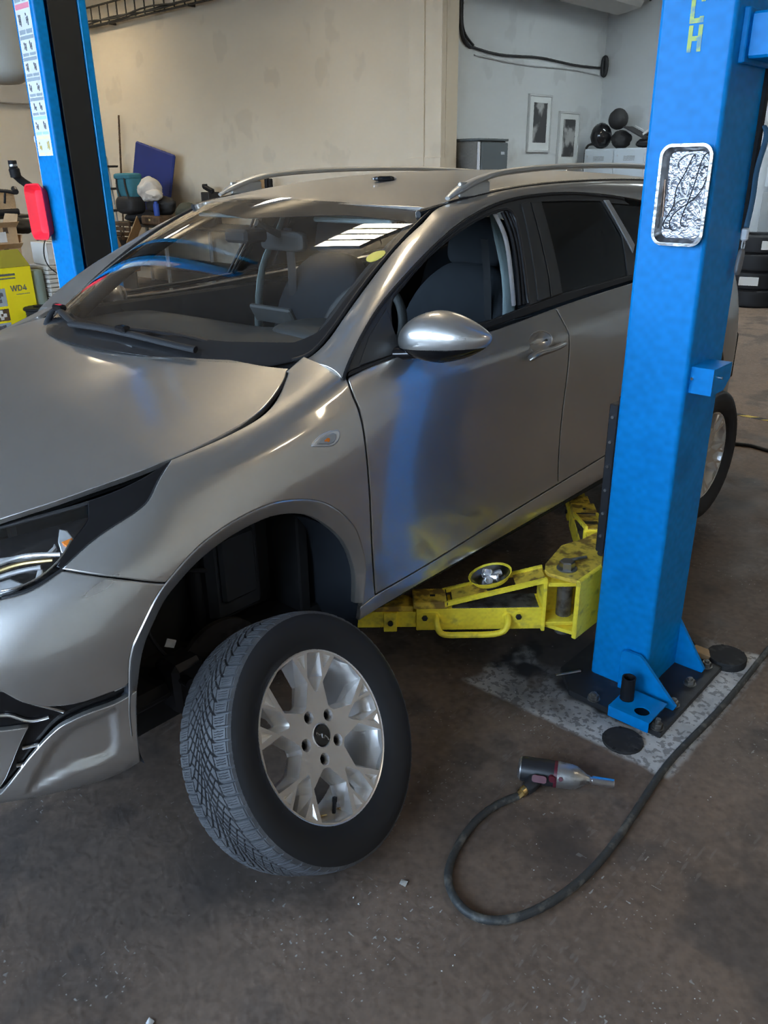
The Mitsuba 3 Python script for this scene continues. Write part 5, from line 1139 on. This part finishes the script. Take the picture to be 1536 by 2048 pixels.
# ---------------------------------------------------------------- far left: boxes behind the left post
wdb = thing('carton', 'open yellow carton marked WD4 beside the left blue post', 'carton')
WX0, WX1, WY0, WY1, WZ = 2.17, 2.72, 6.0, 6.40, .775
obj('body', cat(bx(WX0, WX1, WY0, WY0 + .006, 0, WZ, .001), bx(WX0, WX1, WY1 - .006, WY1, 0, WZ, .001), bx(WX0, WX0 + .006, WY0, WY1, 0, WZ, .001), bx(WX1 - .006, WX1, WY0, WY1, 0, WZ, .001), bx(WX0, WX1, WY0, WY1, .3, .31, 0)), 'wd_yellow', wdb)
fl = ext(Polygon([(0, 0), (.55, 0), (.50, .19), (.04, .19)]), .006); obj('flap', tf(fl, frame((WX0, WY0 + .002, WZ), (1, 0, 0), (0, .55, .83), (0, -.83, .55))), 'wd_olive', wdb)
fl = ext(Polygon([(0, 0), (.4, 0), (.37, .17), (.03, .17)]), .006); obj('flap', tf(fl, frame((WX0, WY1, WZ), (0, -1, 0), (-.9, 0, .43), (.43, 0, .9))), 'wd_olive', wdb)
fy = WY0 - .0008
obj('lettering', text3('WD4', .052, (WX1 - .24, fy, WZ - .225), (1, 0, 0), (0, 0, 1), .0008, True), 'sticker_ink', wdb)
obj('print', cat(bx(WX0 + .20, WX0 + .38, fy - .0006, fy, WZ - .075, WZ - .055, 0), bx(WX0 + .20, WX0 + .38, fy - .0006, fy, WZ - .105, WZ - .093, 0), bx(WX0 + .36, WX0 + .50, fy - .0006, fy, WZ - .262, WZ - .256, 0)), 'sticker_ink', wdb)
for i, (z, h_) in enumerate(((WZ - .36, .17), (WZ - .50, .115), (WZ - .63, .11))):
    obj('picture', bx(WX0 + .09, WX0 + .255, fy - .0006, fy, z, z + h_, 0), 'sticker_grey' if i != 1 else 'clutter_brown', wdb)
    rr_ = np.random.default_rng(i); obj('picture_detail', cat(*[bx(WX0 + .10 + .14 * a, WX0 + .10 + .14 * a + .035, fy - .0012, fy - .0006, z + h_ * b * .7 + .01, z + h_ * b * .7 + .045, 0) for a, b in rr_.uniform(0, .8, (5, 2))]), 'sticker_ink' if i != 1 else 'paper_white', wdb)
rl_ = thing('cable_reel', 'black round reel standing before the yellow WD4 carton', 'reel')
obj('flange', cat(*[tf(lathe([(.07, 0), (.155, 0), (.165, .008), (.165, .022), (.155, .03), (.07, .03), (.07, 0)], 40), Tr(2.66, 5.80, z)) for z in (.25, .37)]), 'plastic_black', rl_, smooth=30)
obj('core', tf(lathe([(.07, 0), (.10, 0), (.10, .38), (.07, .38)], 32), Tr(2.66, 5.80, .0)), 'plastic_black', rl_, smooth=30)
obj('winding', cat(*[tube([(2.66 + .135 * math.cos(t), 5.80 + .135 * math.sin(t), z) for t in np.linspace(0, 2 * PI, 30)], .012, 6) for z in (.29, .312, .334, .356)]), 'rubber', rl_)
obj('lower_flange', tf(lathe([(.05, 0), (.15, 0), (.15, .02), (.05, .02)], 32), Tr(2.66, 5.80, 0)), 'red_plastic', rl_)
dr_ = thing('drum', 'pale green plastic drum between the WD4 carton and the white ribbed tub', 'drum')
obj('wall', tf(lathe([(0, 0), (.06, 0), (.07, .02), (.07, .68), (.06, .72), (.03, .73), (0, .73)], 32), Tr(2.80, 6.08, 0)), 'drum_green', dr_, smooth=30)
tb = thing('ribbed_tub', 'white horizontally ribbed stack of panels beside the left post', 'tub')
for i in range(17): obj('rib', bx(2.88, 3.36, 5.98 - .004 * (i % 2), 6.4, .02 + i * .0435, .02 + i * .0435 + .038, .008), 'slat_white', tb)
obj('base', bx(2.89, 3.35, 6.0, 6.39, 0, .025, .004), 'slat_white', tb)
# cartons
def carton(x0, x1, y0, y1, z0, z1, label, m='cardboard', lab=None, flaps=False, group=None):
    t = thing('carton', label, 'carton', group)
    obj('body', cat(bx(x0, x1, y0, y1, z0, z1 - (.0 if not flaps else .0), .004)), m, t)
    obj('packing_tape', bx((x0 + x1) / 2 - .025, (x0 + x1) / 2 + .025, y0 - .0008, y1, z1 - .06, z1 + .0008, 0), 'clutter_brown', t)
    if lab: obj('paper_label', bx(lab[0], lab[1], y0 - .0012, y0, lab[2], lab[3], 0), 'paper_white', t)
    if flaps:
        w = (x1 - x0); fl_ = ext(Polygon([(0, 0), (w, 0), (w * .97, .12), (w * .03, .12)]), .004)
        obj('flap', tf(fl_, frame((x0, y0, z1), (1, 0, 0), (0, -.8, .45), (0, -.45, -.8))), m, t)
        obj('flap', tf(ext(Polygon([(0, 0), (y1 - y0, 0), (y1 - y0 - .02, .13), (.02, .13)]), .004), frame((x1, y0, z1), (0, 1, 0), (.35, 0, .93), (.93, 0, -.35))), m, t)
    return t
carton(2.38, 2.86, 6.42, 6.85, 0, .76, 'brown carton standing low behind the yellow WD4 carton')
carton(2.55, 2.86, 6.44, 6.82, .76, .92, 'open brown carton with a drooping flap under the labelled carton', flaps=True)
carton(2.62, 2.86, 6.46, 6.80, .925, 1.125, 'small brown carton with a white label, topmost of its stack', lab=(2.66, 2.74, .98, 1.08), flaps=True)
t = carton(2.93, 3.20, 6.02, 6.36, .76, .975, 'greyish carton with printed papers on the white ribbed stack', 'box_white', lab=(2.94, 3.03, .82, .96))
k = obj('carton_leaflet', bxc((3.16, 6.0, .84), (.10, .004, .15), 0, Rot(.1, [0, 1, 0])), 'paper_white', t)
k = obj('glasses_case', cat(bxc((3.13, 5.995, .955), (.09, .03, .05), .012, Rot(.3, [0, 1, 0]))), 'plastic_black'); tag(k, 'small black object leaning on the greyish carton', 'case')
k = obj('black_cable', tube(spl([(3.05, 6.0, 1.10), (2.92, 5.98, 1.02), (2.87, 5.97, .86), (2.90, 5.96, .75), (2.97, 5.95, .68)], 40), .006, 8), 'cable_black', None, smooth=50); tag(k, 'thin black cable drooping over the cartons beside the left post', 'cable')
# shelf with odds and ends at the far left
sh = thing('shelf_rack', 'grey steel shelf rack at the far left behind the cartons', 'shelf rack')
for x in (1.5, 3.3):
    for y in (6.95, 7.6): obj('upright', bx(x, x + .04, y, y + .04, 0, 1.215, .002), 'conduit_grey', sh)
for z in (.55, 1.18): obj('shelf', bx(1.5, 3.34, 6.95, 7.64, z, z + .03, .003), 'tray_dark', sh)
carton(2.45, 3.14, 7.0, 7.5, 1.21, 1.44, 'long brown carton lying on the rack at the far left', 'cardboard')
def lump(name, c, s, m, label, cat_, seed=0, amp=.25, **kw):
    sp_ = trimesh.creation.icosphere(3, 1.0); v = sp_.vertices; n = meshkit.fbm(v * 1.7 + seed * 7.1, 3, seed); v = v * (1 - amp + 2 * amp * n)[:, None] * np.array(s) + np.array(c); sp_.vertices = v
    k = obj(name, sp_, m, None, smooth=60); tag(k, label, cat_, **kw); return k
lump('cloth_heap', (2.80, 7.2, 1.56), (.22, .18, .12), 'clutter_olive', 'dark olive heap of cloth on the long carton at the far left', 'cloth', 1)
k = obj('metal_arm', cat(tube(spl([(2.72, 6.98, 1.58), (2.86, 6.96, 1.48), (3.02, 6.94, 1.46), (3.12, 6.93, 1.44)], 24), .02, 10), cyl((3.12, 6.90, 1.45), (3.14, 6.98, 1.48), .03, 14), cyl((3.00, 6.90, 1.44), (3.00, 6.95, 1.34), .012, 10)), 'dark_metal', None, smooth=40); tag(k, 'bent black metal arm lying over the edge of the long carton', 'metal part')
k = obj('long_tube', cyl((1.9, 6.9, 1.235), (3.1, 6.88, 1.25), .035, 14), 'plastic_black', None, smooth=40); tag(k, 'long black tube lying before the long carton at the far left', 'tube')
lump('cloth_heap', (3.02, 6.72, 1.12), (.16, .12, .08), 'clutter_dark', 'dark cloth lump beside the labelled small carton', 'cloth', 5)
for i, (x, z, s) in enumerate(((2.50, .98, .12), (2.42, .83, .12), (2.47, 1.12, .08))): lump('engine_part', (x, 6.60, z), (s, .12, s * .9), 'dark_metal' if i != 1 else 'clutter_brown', ['dark lumpy engine part near the small labelled carton', 'rusty brown lump at the far left edge', 'black lumpy part above the WD4 carton'][i], 'engine part', 10 + i, .4)
k = obj('timber_board', bxc((2.42, 6.90, 1.09), (.5, .05, .14), .004, Rot(.08, [0, 1, 0])), 'cardboard_dark'); tag(k, 'orange-brown board at the far left edge beneath the black tube', 'board')
eh = thing('exhaust_hose', 'grey hose with a black nozzle rising from behind the red tray', 'hose')
obj('tube', tube(spl([(2.10, 3.75, 1.05), (2.08, 3.9, 1.30), (2.02, 4.05, 1.46), (1.95, 4.1, 1.55)], 40), .022, 12), 'conduit_grey', eh, smooth=50)
obj('black_sleeve', tube(spl([(2.04, 4.0, 1.43), (1.98, 4.08, 1.52), (1.91, 4.12, 1.585), (1.875, 4.12, 1.62)], 24), .028, 14), 'plastic_black', eh, smooth=50)
obj('nozzle', tube([(1.878, 4.12, 1.605), (1.872, 4.12, 1.66), (1.871, 4.12, 1.67), (1.868, 4.12, 1.715), (1.868, 4.12, 1.72)], [.038, .038, .030, .030, .028], 18), 'plastic_black', eh, smooth=30)
obj('nozzle_ring', tube([(1.871, 4.12, 1.68), (1.870, 4.12, 1.695)], .0325, 18), 'steel', eh, smooth=30)
obj('stand', cat(cyl((2.10, 3.75, 0), (2.10, 3.75, 1.07), .03, 12), lathe([(0, 0), (.2, 0), (.2, .02), (0, .02)], 24).apply_translation([2.10, 3.75, 0])), 'dark_metal', eh)
# heater hung from the ceiling at the top left
ht = thing('water_tank', 'white rounded tank hanging high behind the left post', 'tank')
obj('shell', tf(lathe([(0, 0), (.16, .01), (.24, .05), (.28, .12), (.28, .78), (.24, .86), (.1, .9), (0, .9)], 40), Tr(2.80, 6.05, 2.40)), 'tank_white', ht, smooth=40)
obj('hanger', cat(cyl((2.80, 6.05, 3.28), (2.80, 6.05, ZC), .02, 10), bx(2.5, 3.1, 6.0, 6.1, 3.10, 3.16, .01)), 'conduit_grey', ht)
struct('trim_5', cat(bx(-9, 6.5, 12.85, 13., 2.75, 3.05, .01), bx(-9, 6.5, 12.8, 13., 3.9, 4.2, .01)), 'soffit_mat')

# ---------------------------------------------------------------- along the beige wall
rk = thing('storage_rack', 'long low rack along the beige wall under the heap of belongings', 'rack')
for y in (6.3, 8.0, 9.66):
    for x in (5.62, 6.38): obj('upright', bx(x, x + .04, y, y + .04, 0, .93, .002), 'conduit_grey', rk)
for z in (.35, .90): obj('shelf', bx(5.6, 6.44, 6.25, 9.72, z, z + .03, .003), 'tray_dark', rk)
k = obj('gym_mat', tf(bx(-.50, .50, -.025, .025, 0, .94, .02), Rot(.10, [0, 1, 0]) if 0 else np.eye(4), Rot(-PI / 2 + .0, [0, 0, 1]), Rot(.12, [0, 1, 0]), Rot(.22, [1, 0, 0]), Tr(6.18, 9.22, 1.045)), 'mat_blue'); tag(k, 'dark blue foldable mat leaning on the beige wall', 'mat')
bg = thing('backpack', 'teal backpack with a black lower half on the heap by the wall', 'backpack')
obj('bag', tf(sq(.13, .20, .19, .45, .4, 30, 20), Tr(5.75, 8.97, 1.42)), 'bag_teal', bg, smooth=60)
obj('lower_bag', tf(sq(.15, .23, .13, .6, .5, 28, 16), Tr(5.72, 8.95, 1.19)), 'clutter_dark', bg, smooth=60)
obj('flap', tf(sq(.14, .205, .045, .5, .4, 28, 12), Tr(5.74, 8.97, 1.575)), 'bag_teal', bg, smooth=60)
obj('strap', cat(*[tube(spl([(5.615, 8.97 + q, 1.56), (5.60, 8.95 + q * 1.1, 1.43), (5.61, 8.91 + q, 1.28)], 14), .012, 8) for q in (-.11, .10)]), 'clutter_dark', bg)
lump('towel', (5.75, 8.44, 1.40), (.15, .19, .17), 'cloth_white', 'crumpled white towel beside the teal backpack', 'towel', 31, .3)
lump('towel', (5.64, 8.18, 1.33), (.10, .16, .08), 'cloth_white', 'small white rag right of the crumpled towel', 'towel', 33, .3)
k = obj('spray_can', cat(cyl((5.64, 8.16, 1.06), (5.64, 8.16, 1.22), .040, 18), cyl((5.64, 8.16, 1.22), (5.64, 8.16, 1.25), .025, 14)), 'clutter_blue', None, smooth=40); tag(k, 'blue can standing below the white rag', 'can')
lump('bag', (5.85, 8.34, 1.19), (.16, .26, .14), 'clutter_dark', 'black bag under the white towel', 'bag', 35, .25)
lump('bag', (5.90, 8.95, 1.02), (.2, .40, .09), 'clutter_dark', 'dark flat bag under the teal backpack', 'bag', 36, .25)
lump('tyre_bag', (5.95, 7.86, 1.08), (.15, .22, .15), 'clutter_olive', 'dark olive round bag beside the windscreen edge', 'bag', 37, .12)
lump('bag', (5.9, 7.38, 1.04), (.14, .22, .11), 'clutter_dark', 'low black bundle right of the olive bag', 'bag', 41, .3)
cs = thing('leather_case', 'brown leather case under the blue can on the rack', 'case')
obj('body', bx(5.58, 5.9, 8.05, 8.50, .935, 1.06, .02), 'clutter_brown', cs); obj('clasp', bx(5.572, 5.58, 8.25, 8.29, .99, 1.02, .002), 'brass', cs)
ct = thing('slatted_crate', 'brown slatted crate under the teal backpack', 'crate')
for i in range(4): obj('slat', bx(5.56, 5.58, 8.80, 9.38, .70 + i * .068, .70 + i * .068 + .05, .004), 'clutter_brown', ct)
for y in (8.82, 9.08, 9.34): obj('batten', bx(5.58, 5.60, y, y + .03, .70, .97, .003), 'clutter_brown', ct)
obj('base', bx(5.57, 5.595, 8.8, 9.38, .0, .70, .003), 'clutter_dark', ct)
def board(c, s, e, label, m='cardboard'):
    k = obj('flat_carton', bxc(c, s, .002, trimesh.transformations.euler_matrix(*e)), m); tag(k, label, 'flat carton')
board((5.35, 8.35, .82), (.35, .01, .42), (.4, .5, .9), 'pale folded carton leaning left of the windscreen edge')
board((5.30, 8.75, .70), (.40, .01, .40), (-.3, .2, 1.2), 'brown folded carton leaning at the foot of the crate', 'cardboard_dark')
board((5.30, 9.15, .62), (.34, .01, .30), (.6, -.5, 1.0), 'small brown folded carton next to the blue post edge')
board((5.28, 8.98, .45), (.45, .01, .28), (.2, .9, 1.3), 'tan carton lid low in the heap beside the post')
board((5.2, 8.5, .45), (.5, .30, .28), (0, 0, .6), 'crushed brown carton at the bottom of the heap by the wall', 'cardboard_dark')
bh = obj('broom', cat(cyl((6.40, 10.52, 0.05), (6.44, 10.16, 2.45), .014, 10), bx(6.30, 6.44, 10.4, 10.7, 0, .1, .01)), 'clutter_brown', None, smooth=40); tag(bh, 'thin wooden broom leaning on the beige wall beside the left post', 'broom')
ea = thing('step_ladder', 'light A-shaped ladder half hidden behind the left post', 'ladder')
obj('rail', cyl((6.0, 9.95, 1.85), (5.75, 9.80, .0), .014, 8), 'white_plastic', ea); obj('rail', cyl((6.02, 9.97, 1.85), (6.3, 10.3, .0), .014, 8), 'white_plastic', ea)
for z in (1.7, 1.38, 1.06, .7, .35): obj('tread', bx(5.85, 6.15, 9.88, 10.12, z, z + .03, .004), 'clutter_dark', ea)
# behind the car roof: a torn carton and a bracket on a post rack
sh2 = thing('wall_shelf', 'narrow shelf on the beige wall behind the car roof', 'shelf')
obj('board', bx(6.2, 6.5, 6.2, 7.2, 1.26, 1.29, .003), 'tray_dark', sh2); obj('bracket', cat(*[bx(6.2, 6.5, y, y + .02, 1.20, 1.26, .002) for y in (6.3, 7.1)]), 'conduit_grey', sh2)
tc = thing('carton', 'torn open brown carton behind the left roof rail', 'carton')
obj('body', cat(bx(6.22, 6.48, 6.66, 6.672, 1.29, 1.52, 0), bx(6.22, 6.48, 6.94, 6.952, 1.29, 1.50, 0), bx(6.47, 6.48, 6.66, 6.95, 1.29, 1.52, 0), bx(6.22, 6.23, 6.80, 6.95, 1.29, 1.42, 0), bx(6.22, 6.48, 6.66, 6.95, 1.29, 1.3, 0)), 'cardboard', tc)
obj('flap', tf(ext(Polygon([(0, 0), (.2, 0), (.04, .14)]), .004), frame((6.22, 6.78, 1.50), (0, -.75, -.66), (0, -.66, .75), (-1, 0, 0))), 'cardboard', tc)
obj('flap', tf(ext(Polygon([(0, 0), (.14, 0), (.02, .17)]), .004), frame((6.215, 6.92, 1.40), (0, -.5, .87), (0, .87, .5), (-1, 0, 0))), 'cardboard_dark', tc)
k = obj('bottle', lathe([(0, 0), (.035, 0), (.035, .09), (.014, .13), (.014, .17), (0, .17)], 18).apply_translation([6.205, 6.85, 1.292]), 'plastic_gloss', None, smooth=30); tag(k, 'small black bottle standing before the torn carton', 'bottle')
k = obj('black_tool', cat(bx(6.24, 6.30, 6.46, 6.51, 1.29, 1.57, .012), bx(6.24, 6.30, 6.39, 6.43, 1.29, 1.53, .012), bx(6.24, 6.29, 6.40, 6.5, 1.36, 1.40, .004)), 'plastic_black'); tag(k, 'black clamp-like tool standing right of the torn carton', 'tool')
k = obj('black_tool', cat(bxc((6.22, 7.70, 1.40), (.06, .22, .06), .015, Rot(.3, [1, 0, 0])), bxc((6.22, 7.78, 1.44), (.05, .08, .05), .01)), 'plastic_black'); tag(k, 'dark tool lying above the left edge of the windscreen', 'tool')
scene[k]['to_world'] = T().translate([0, 0, .0])
k = obj('post_stand', cat(bx(6.15, 6.35, 7.62, 7.80, .93, 1.36, .01)), 'clutter_dark'); tag(k, 'dark box under the tool at the windscreen edge', 'box')
# cable ladder high on the wall
cl_ = thing('cable_ladder', 'dark wire cable ladder running high along the beige wall', 'cable tray')
for z in (3.67, 3.93): obj('rail', cyl((6.40, 5.6, z), (6.40, 12.9, z), .014, 8), 'tray_dark', cl_)
for i in range(30): obj('rung', cyl((6.40, 5.7 + i * .24, 3.66), (6.40, 5.7 + i * .24, 3.94), .010, 6), 'tray_dark', cl_)
obj('arm', cat(*[bx(6.38, 6.5, y, y + .03, 3.65, 3.68, .002) for y in (6, 8, 10, 12)]), 'tray_dark', cl_)
for i in range(3):
    yy_ = np.linspace(5.6, 12.9, 60); k = obj('cable', tube(np.column_stack([np.full(60, 6.38 - .015 * i), yy_, 3.70 + .02 * np.sin(yy_ * (1.7 + i)) + .012 * i]), .012, 6), 'cable_black', None, smooth=50); tag(k, ['thick black cable lying in the high cable ladder, lowest', 'black cable in the high cable ladder, middle of three', 'black cable in the high cable ladder, uppermost'][i], 'cable')

# ---------------------------------------------------------------- the bay at the back
fg = thing('fridge', 'tall grey fridge in the bay behind the car roof', 'fridge')
obj('body', bx(6.81, 7.36, 3.50, 3.90, 0, 1.90, .008), 'fridge_side', fg); obj('door', bx(6.845, 7.345, 3.455, 3.498, .06, 1.885, .012), 'fridge_front', fg); obj('edge_strip', bx(6.81, 6.835, 3.475, 3.50, .05, 1.89, .003), 'white_plastic', fg)
obj('top_panel', bx(6.80, 7.37, 3.47, 3.90, 1.90, 1.925, .006), 'fridge_front', fg); obj('badge', bx(7.20, 7.27, 3.451, 3.4555, 1.76, 1.79, .001), 'steel', fg)
def picture(x0, x1, z0, z1, m, label):
    t = thing('picture', label, 'picture'); y = 3.95
    obj('frame', cat(bx(x0, x1, y - .03, y, z0, z0 + .025, .003), bx(x0, x1, y - .03, y, z1 - .025, z1, .003), bx(x0, x0 + .025, y - .03, y, z0, z1, .003), bx(x1 - .025, x1, y - .03, y, z0, z1, .003)), 'picture_frame', t)
    obj('mount', bx(x0 + .02, x1 - .02, y - .018, y - .001, z0 + .02, z1 - .02, 0), 'picture_mat', t)
    w, h = x1 - x0, z1 - z0; obj('print', bx(x0 + w * .22, x1 - w * .20, y - .0195, y - .018, z0 + h * .17, z1 - h * .14, 0), m, t)
picture(8.453, 8.99, 1.80, 2.47, 'print_one', 'framed black and white print, nearer and higher of two on the white wall')
picture(9.19, 9.72, 1.635, 2.30, 'print_two', 'framed black and white print, lower and nearer the corner')
cb = thing('cabinet', 'white office cabinet with two doors in the corner', 'cabinet')
obj('carcass', bx(9.62, 10.02, 2.87, 3.76, 0, 1.84, .006), 'cabinet_white', cb)
for y0 in (2.88, 3.325):
    d = obj('door', bx(9.60, 9.622, y0, y0 + .425, .05, 1.825, .004), 'cabinet_white', cb); obj('vent', cat(*[bx(9.597, 9.601, y0 + .13, y0 + .29, 1.69 + i * .016, 1.698 + i * .016, 0) for i in range(4)]), 'conduit_grey', d)
    obj('lock', cyl((9.595, y0 + .38, 1.75), (9.601, y0 + .38, 1.75), .012, 12), 'steel', d)
k = obj('waste_bin', cat(bx(9.66, 9.98, 2.70, 2.86, 0, 1.78, .01)), 'mat_blue'); tag(k, 'dark blue panel standing beside the white cabinet', 'panel')
lump('helmet', (9.78, 3.62, 2.0), (.14, .14, .16), 'plastic_gloss', 'glossy black helmet at the left end on the white cabinet', 'helmet', 51, .08)
lump('cap_stand', (9.84, 3.42, 2.20), (.12, .13, .13), 'clutter_dark', 'round black fuzzy ball above the helmet', 'ball', 52, .06)
lump('bag', (9.82, 3.34, 1.95), (.13, .13, .11), 'clutter_dark', 'black bag between the helmet and the tipped folder', 'bag', 55, .25)
fo = thing('folder', 'black tipped folder with a white rim on the white cabinet', 'folder')
obj('cover', cat(bxc((9.80, 3.09, 2.02), (.26, .36, .02), .003, Rot(.45, [1, 0, 0])), bxc((9.80, 2.83, 2.05), (.26, .24, .02), .003, Rot(-.55, [1, 0, 0]))), 'clutter_dark', fo)
obj('rim', cat(bxc((9.668, 2.85, 2.075), (.012, .28, .025), .002, Rot(-.6, [1, 0, 0])), bxc((9.668, 3.02, 2.075), (.008, .14, .012), .001, Rot(.45, [1, 0, 0]))), 'paper_white', fo)
lump('bag', (9.85, 2.98, 1.90), (.14, .14, .06), 'clutter_dark', 'black bag under the tipped folder on the cabinet', 'bag', 57, .25)
k = obj('black_strap', tube(spl([(9.80, 3.74, 1.90), (9.75, 3.80, 1.88), (9.72, 3.80, 1.5), (9.70, 3.80, 1.0), (9.70, 3.80, .03)], 24), .03, 8, flat=.5), 'clutter_dark', None, smooth=50); tag(k, 'black strap hanging at the left side of the white cabinet', 'strap')
# cables on the white wall
def cable(pts, r, label, m='cable_black', n=40):
    k = obj('cable', tube(spl(pts, n), r, 8), m, None, smooth=50); tag(k, label, 'cable')
cable([(6.99, 3.91, 4.7), (6.985, 3.91, 3.4), (6.99, 3.91, 3.1), (7.06, 3.91, 2.93), (7.2, 3.92, 2.87)], .022, 'thick black cable coming down the white wall by the beige pillar')
cable([(7.04, 3.915, 4.7), (7.03, 3.915, 3.35), (7.06, 3.915, 3.02), (7.25, 3.92, 2.89)], .012, 'thin black cable beside the thick one by the beige pillar')
cable([(7.15, 3.935, 2.885), (7.8, 3.935, 2.84), (8.6, 3.935, 2.87), (9.4, 3.935, 2.85), (10.16, 3.935, 2.86)], .014, 'black cable strung along the white wall above the pictures')
cable([(7.3, 3.94, 2.80), (8.4, 3.94, 2.77), (9.3, 3.94, 2.79), (10.16, 3.94, 2.77)], .008, 'thin grey cable just under the black one on the white wall', 'conduit_grey')
cable([(8.2, 3.20, 4.6), (9.2, 3.28, 4.1), (10.28, 3.35, 3.6)], .016, 'black pipe slanting under the sloped concrete at the top')
k = obj('cable_ring', tube([(10.22, 3.90 + .03 * math.cos(t), 2.88 + .11 * math.sin(t)) for t in np.linspace(0, 2 * PI, 30)], .028, 8), 'cable_black', None, smooth=50); tag(k, 'coil of black cable hung in the corner of the bay', 'cable')
k = obj('socket_box', cat(bx(7.20, 7.40, 3.90, 3.95, 3.42, 3.56, .006), bx(7.23, 7.28, 3.893, 3.90, 3.47, 3.52, .004), bx(7.32, 7.37, 3.893, 3.90, 3.47, 3.52, .004)), 'conduit_grey'); tag(k, 'grey socket box high on the white wall near the pillar', 'socket')
# right background beyond the post
k = obj('white_board', bx(10.2, 10.28, -1.2, 1.52, 1.36, 2.9, .004), 'cabinet_white'); tag(k, 'white wall board at the far right behind the post', 'board')
k = obj('grey_panel__board', bx(10.2, 10.28, -1.2, 1.52, .0, 1.29, .004), 'conduit_grey'); k = 'grey_panel'
for i in range(8): obj('strip', bx(10.18, 10.205, -1.2 + i * .34, -1.2 + i * .34 + .335, .0, 1.30, .006), 'conduit_grey', 'grey_panel')
tag(k, 'grey panelled board under the white board at the far right', 'board')
tl = thing('tail_lamp', 'red tail lamp on a bumper part at the far right', 'lamp')
obj('lens', tf(sq(.10, .30, .11, .4, .3, 30, 16), Tr(9.95, 1.02, 1.34)), 'light_red', tl, smooth=50); obj('band', cat(bx(9.86, 9.90, .80, 1.28, 1.36, 1.375, .002), bx(9.86, 9.90, .80, 1.28, 1.31, 1.325, .002)), 'clutter_dark', tl); obj('bracket', cat(bx(9.9, 10.17, .9, 1.2, 1.22, 1.25, .003), bx(9.98, 10.17, 1.0, 1.05, 0, 1.23, .003)), 'tag_white', tl)
TB = lathe([(.19, -.10), (.30, -.105), (.325, -.085), (.33, -.06), (.33, .06), (.325, .085), (.30, .105), (.19, .10), (.19, -.10)], 48)
for i, (x, y, lab) in enumerate(((9.66, 1.28, 'nearest the blue post'), (9.62, .55, 'at the right edge'))):
    for j in range(4):
        ty = thing('tyre', f"black tyre in the stack {lab}, {['lowest', 'second from the floor', 'third from the floor', 'topmost'][j]}", 'tyre')
        obj('carcass', tf(TB, Tr(x, y + .012 * (j % 2), .106 + .211 * j)), 'rubber', ty, smooth=30)
        if j in (1, 3): obj('paper_label', tf(bxc((0, 0, 0), (.006, .22, .10), 0), Rot(.25 if i == 0 else 0, [0, 0, 1]), Tr(x - .331, y + (-.05 if j == 1 else -.25 if i == 0 else .1), .106 + .211 * j)), 'paper_white', ty)

for k in [k for k, v in scene.items() if v is None]: del scene[k]
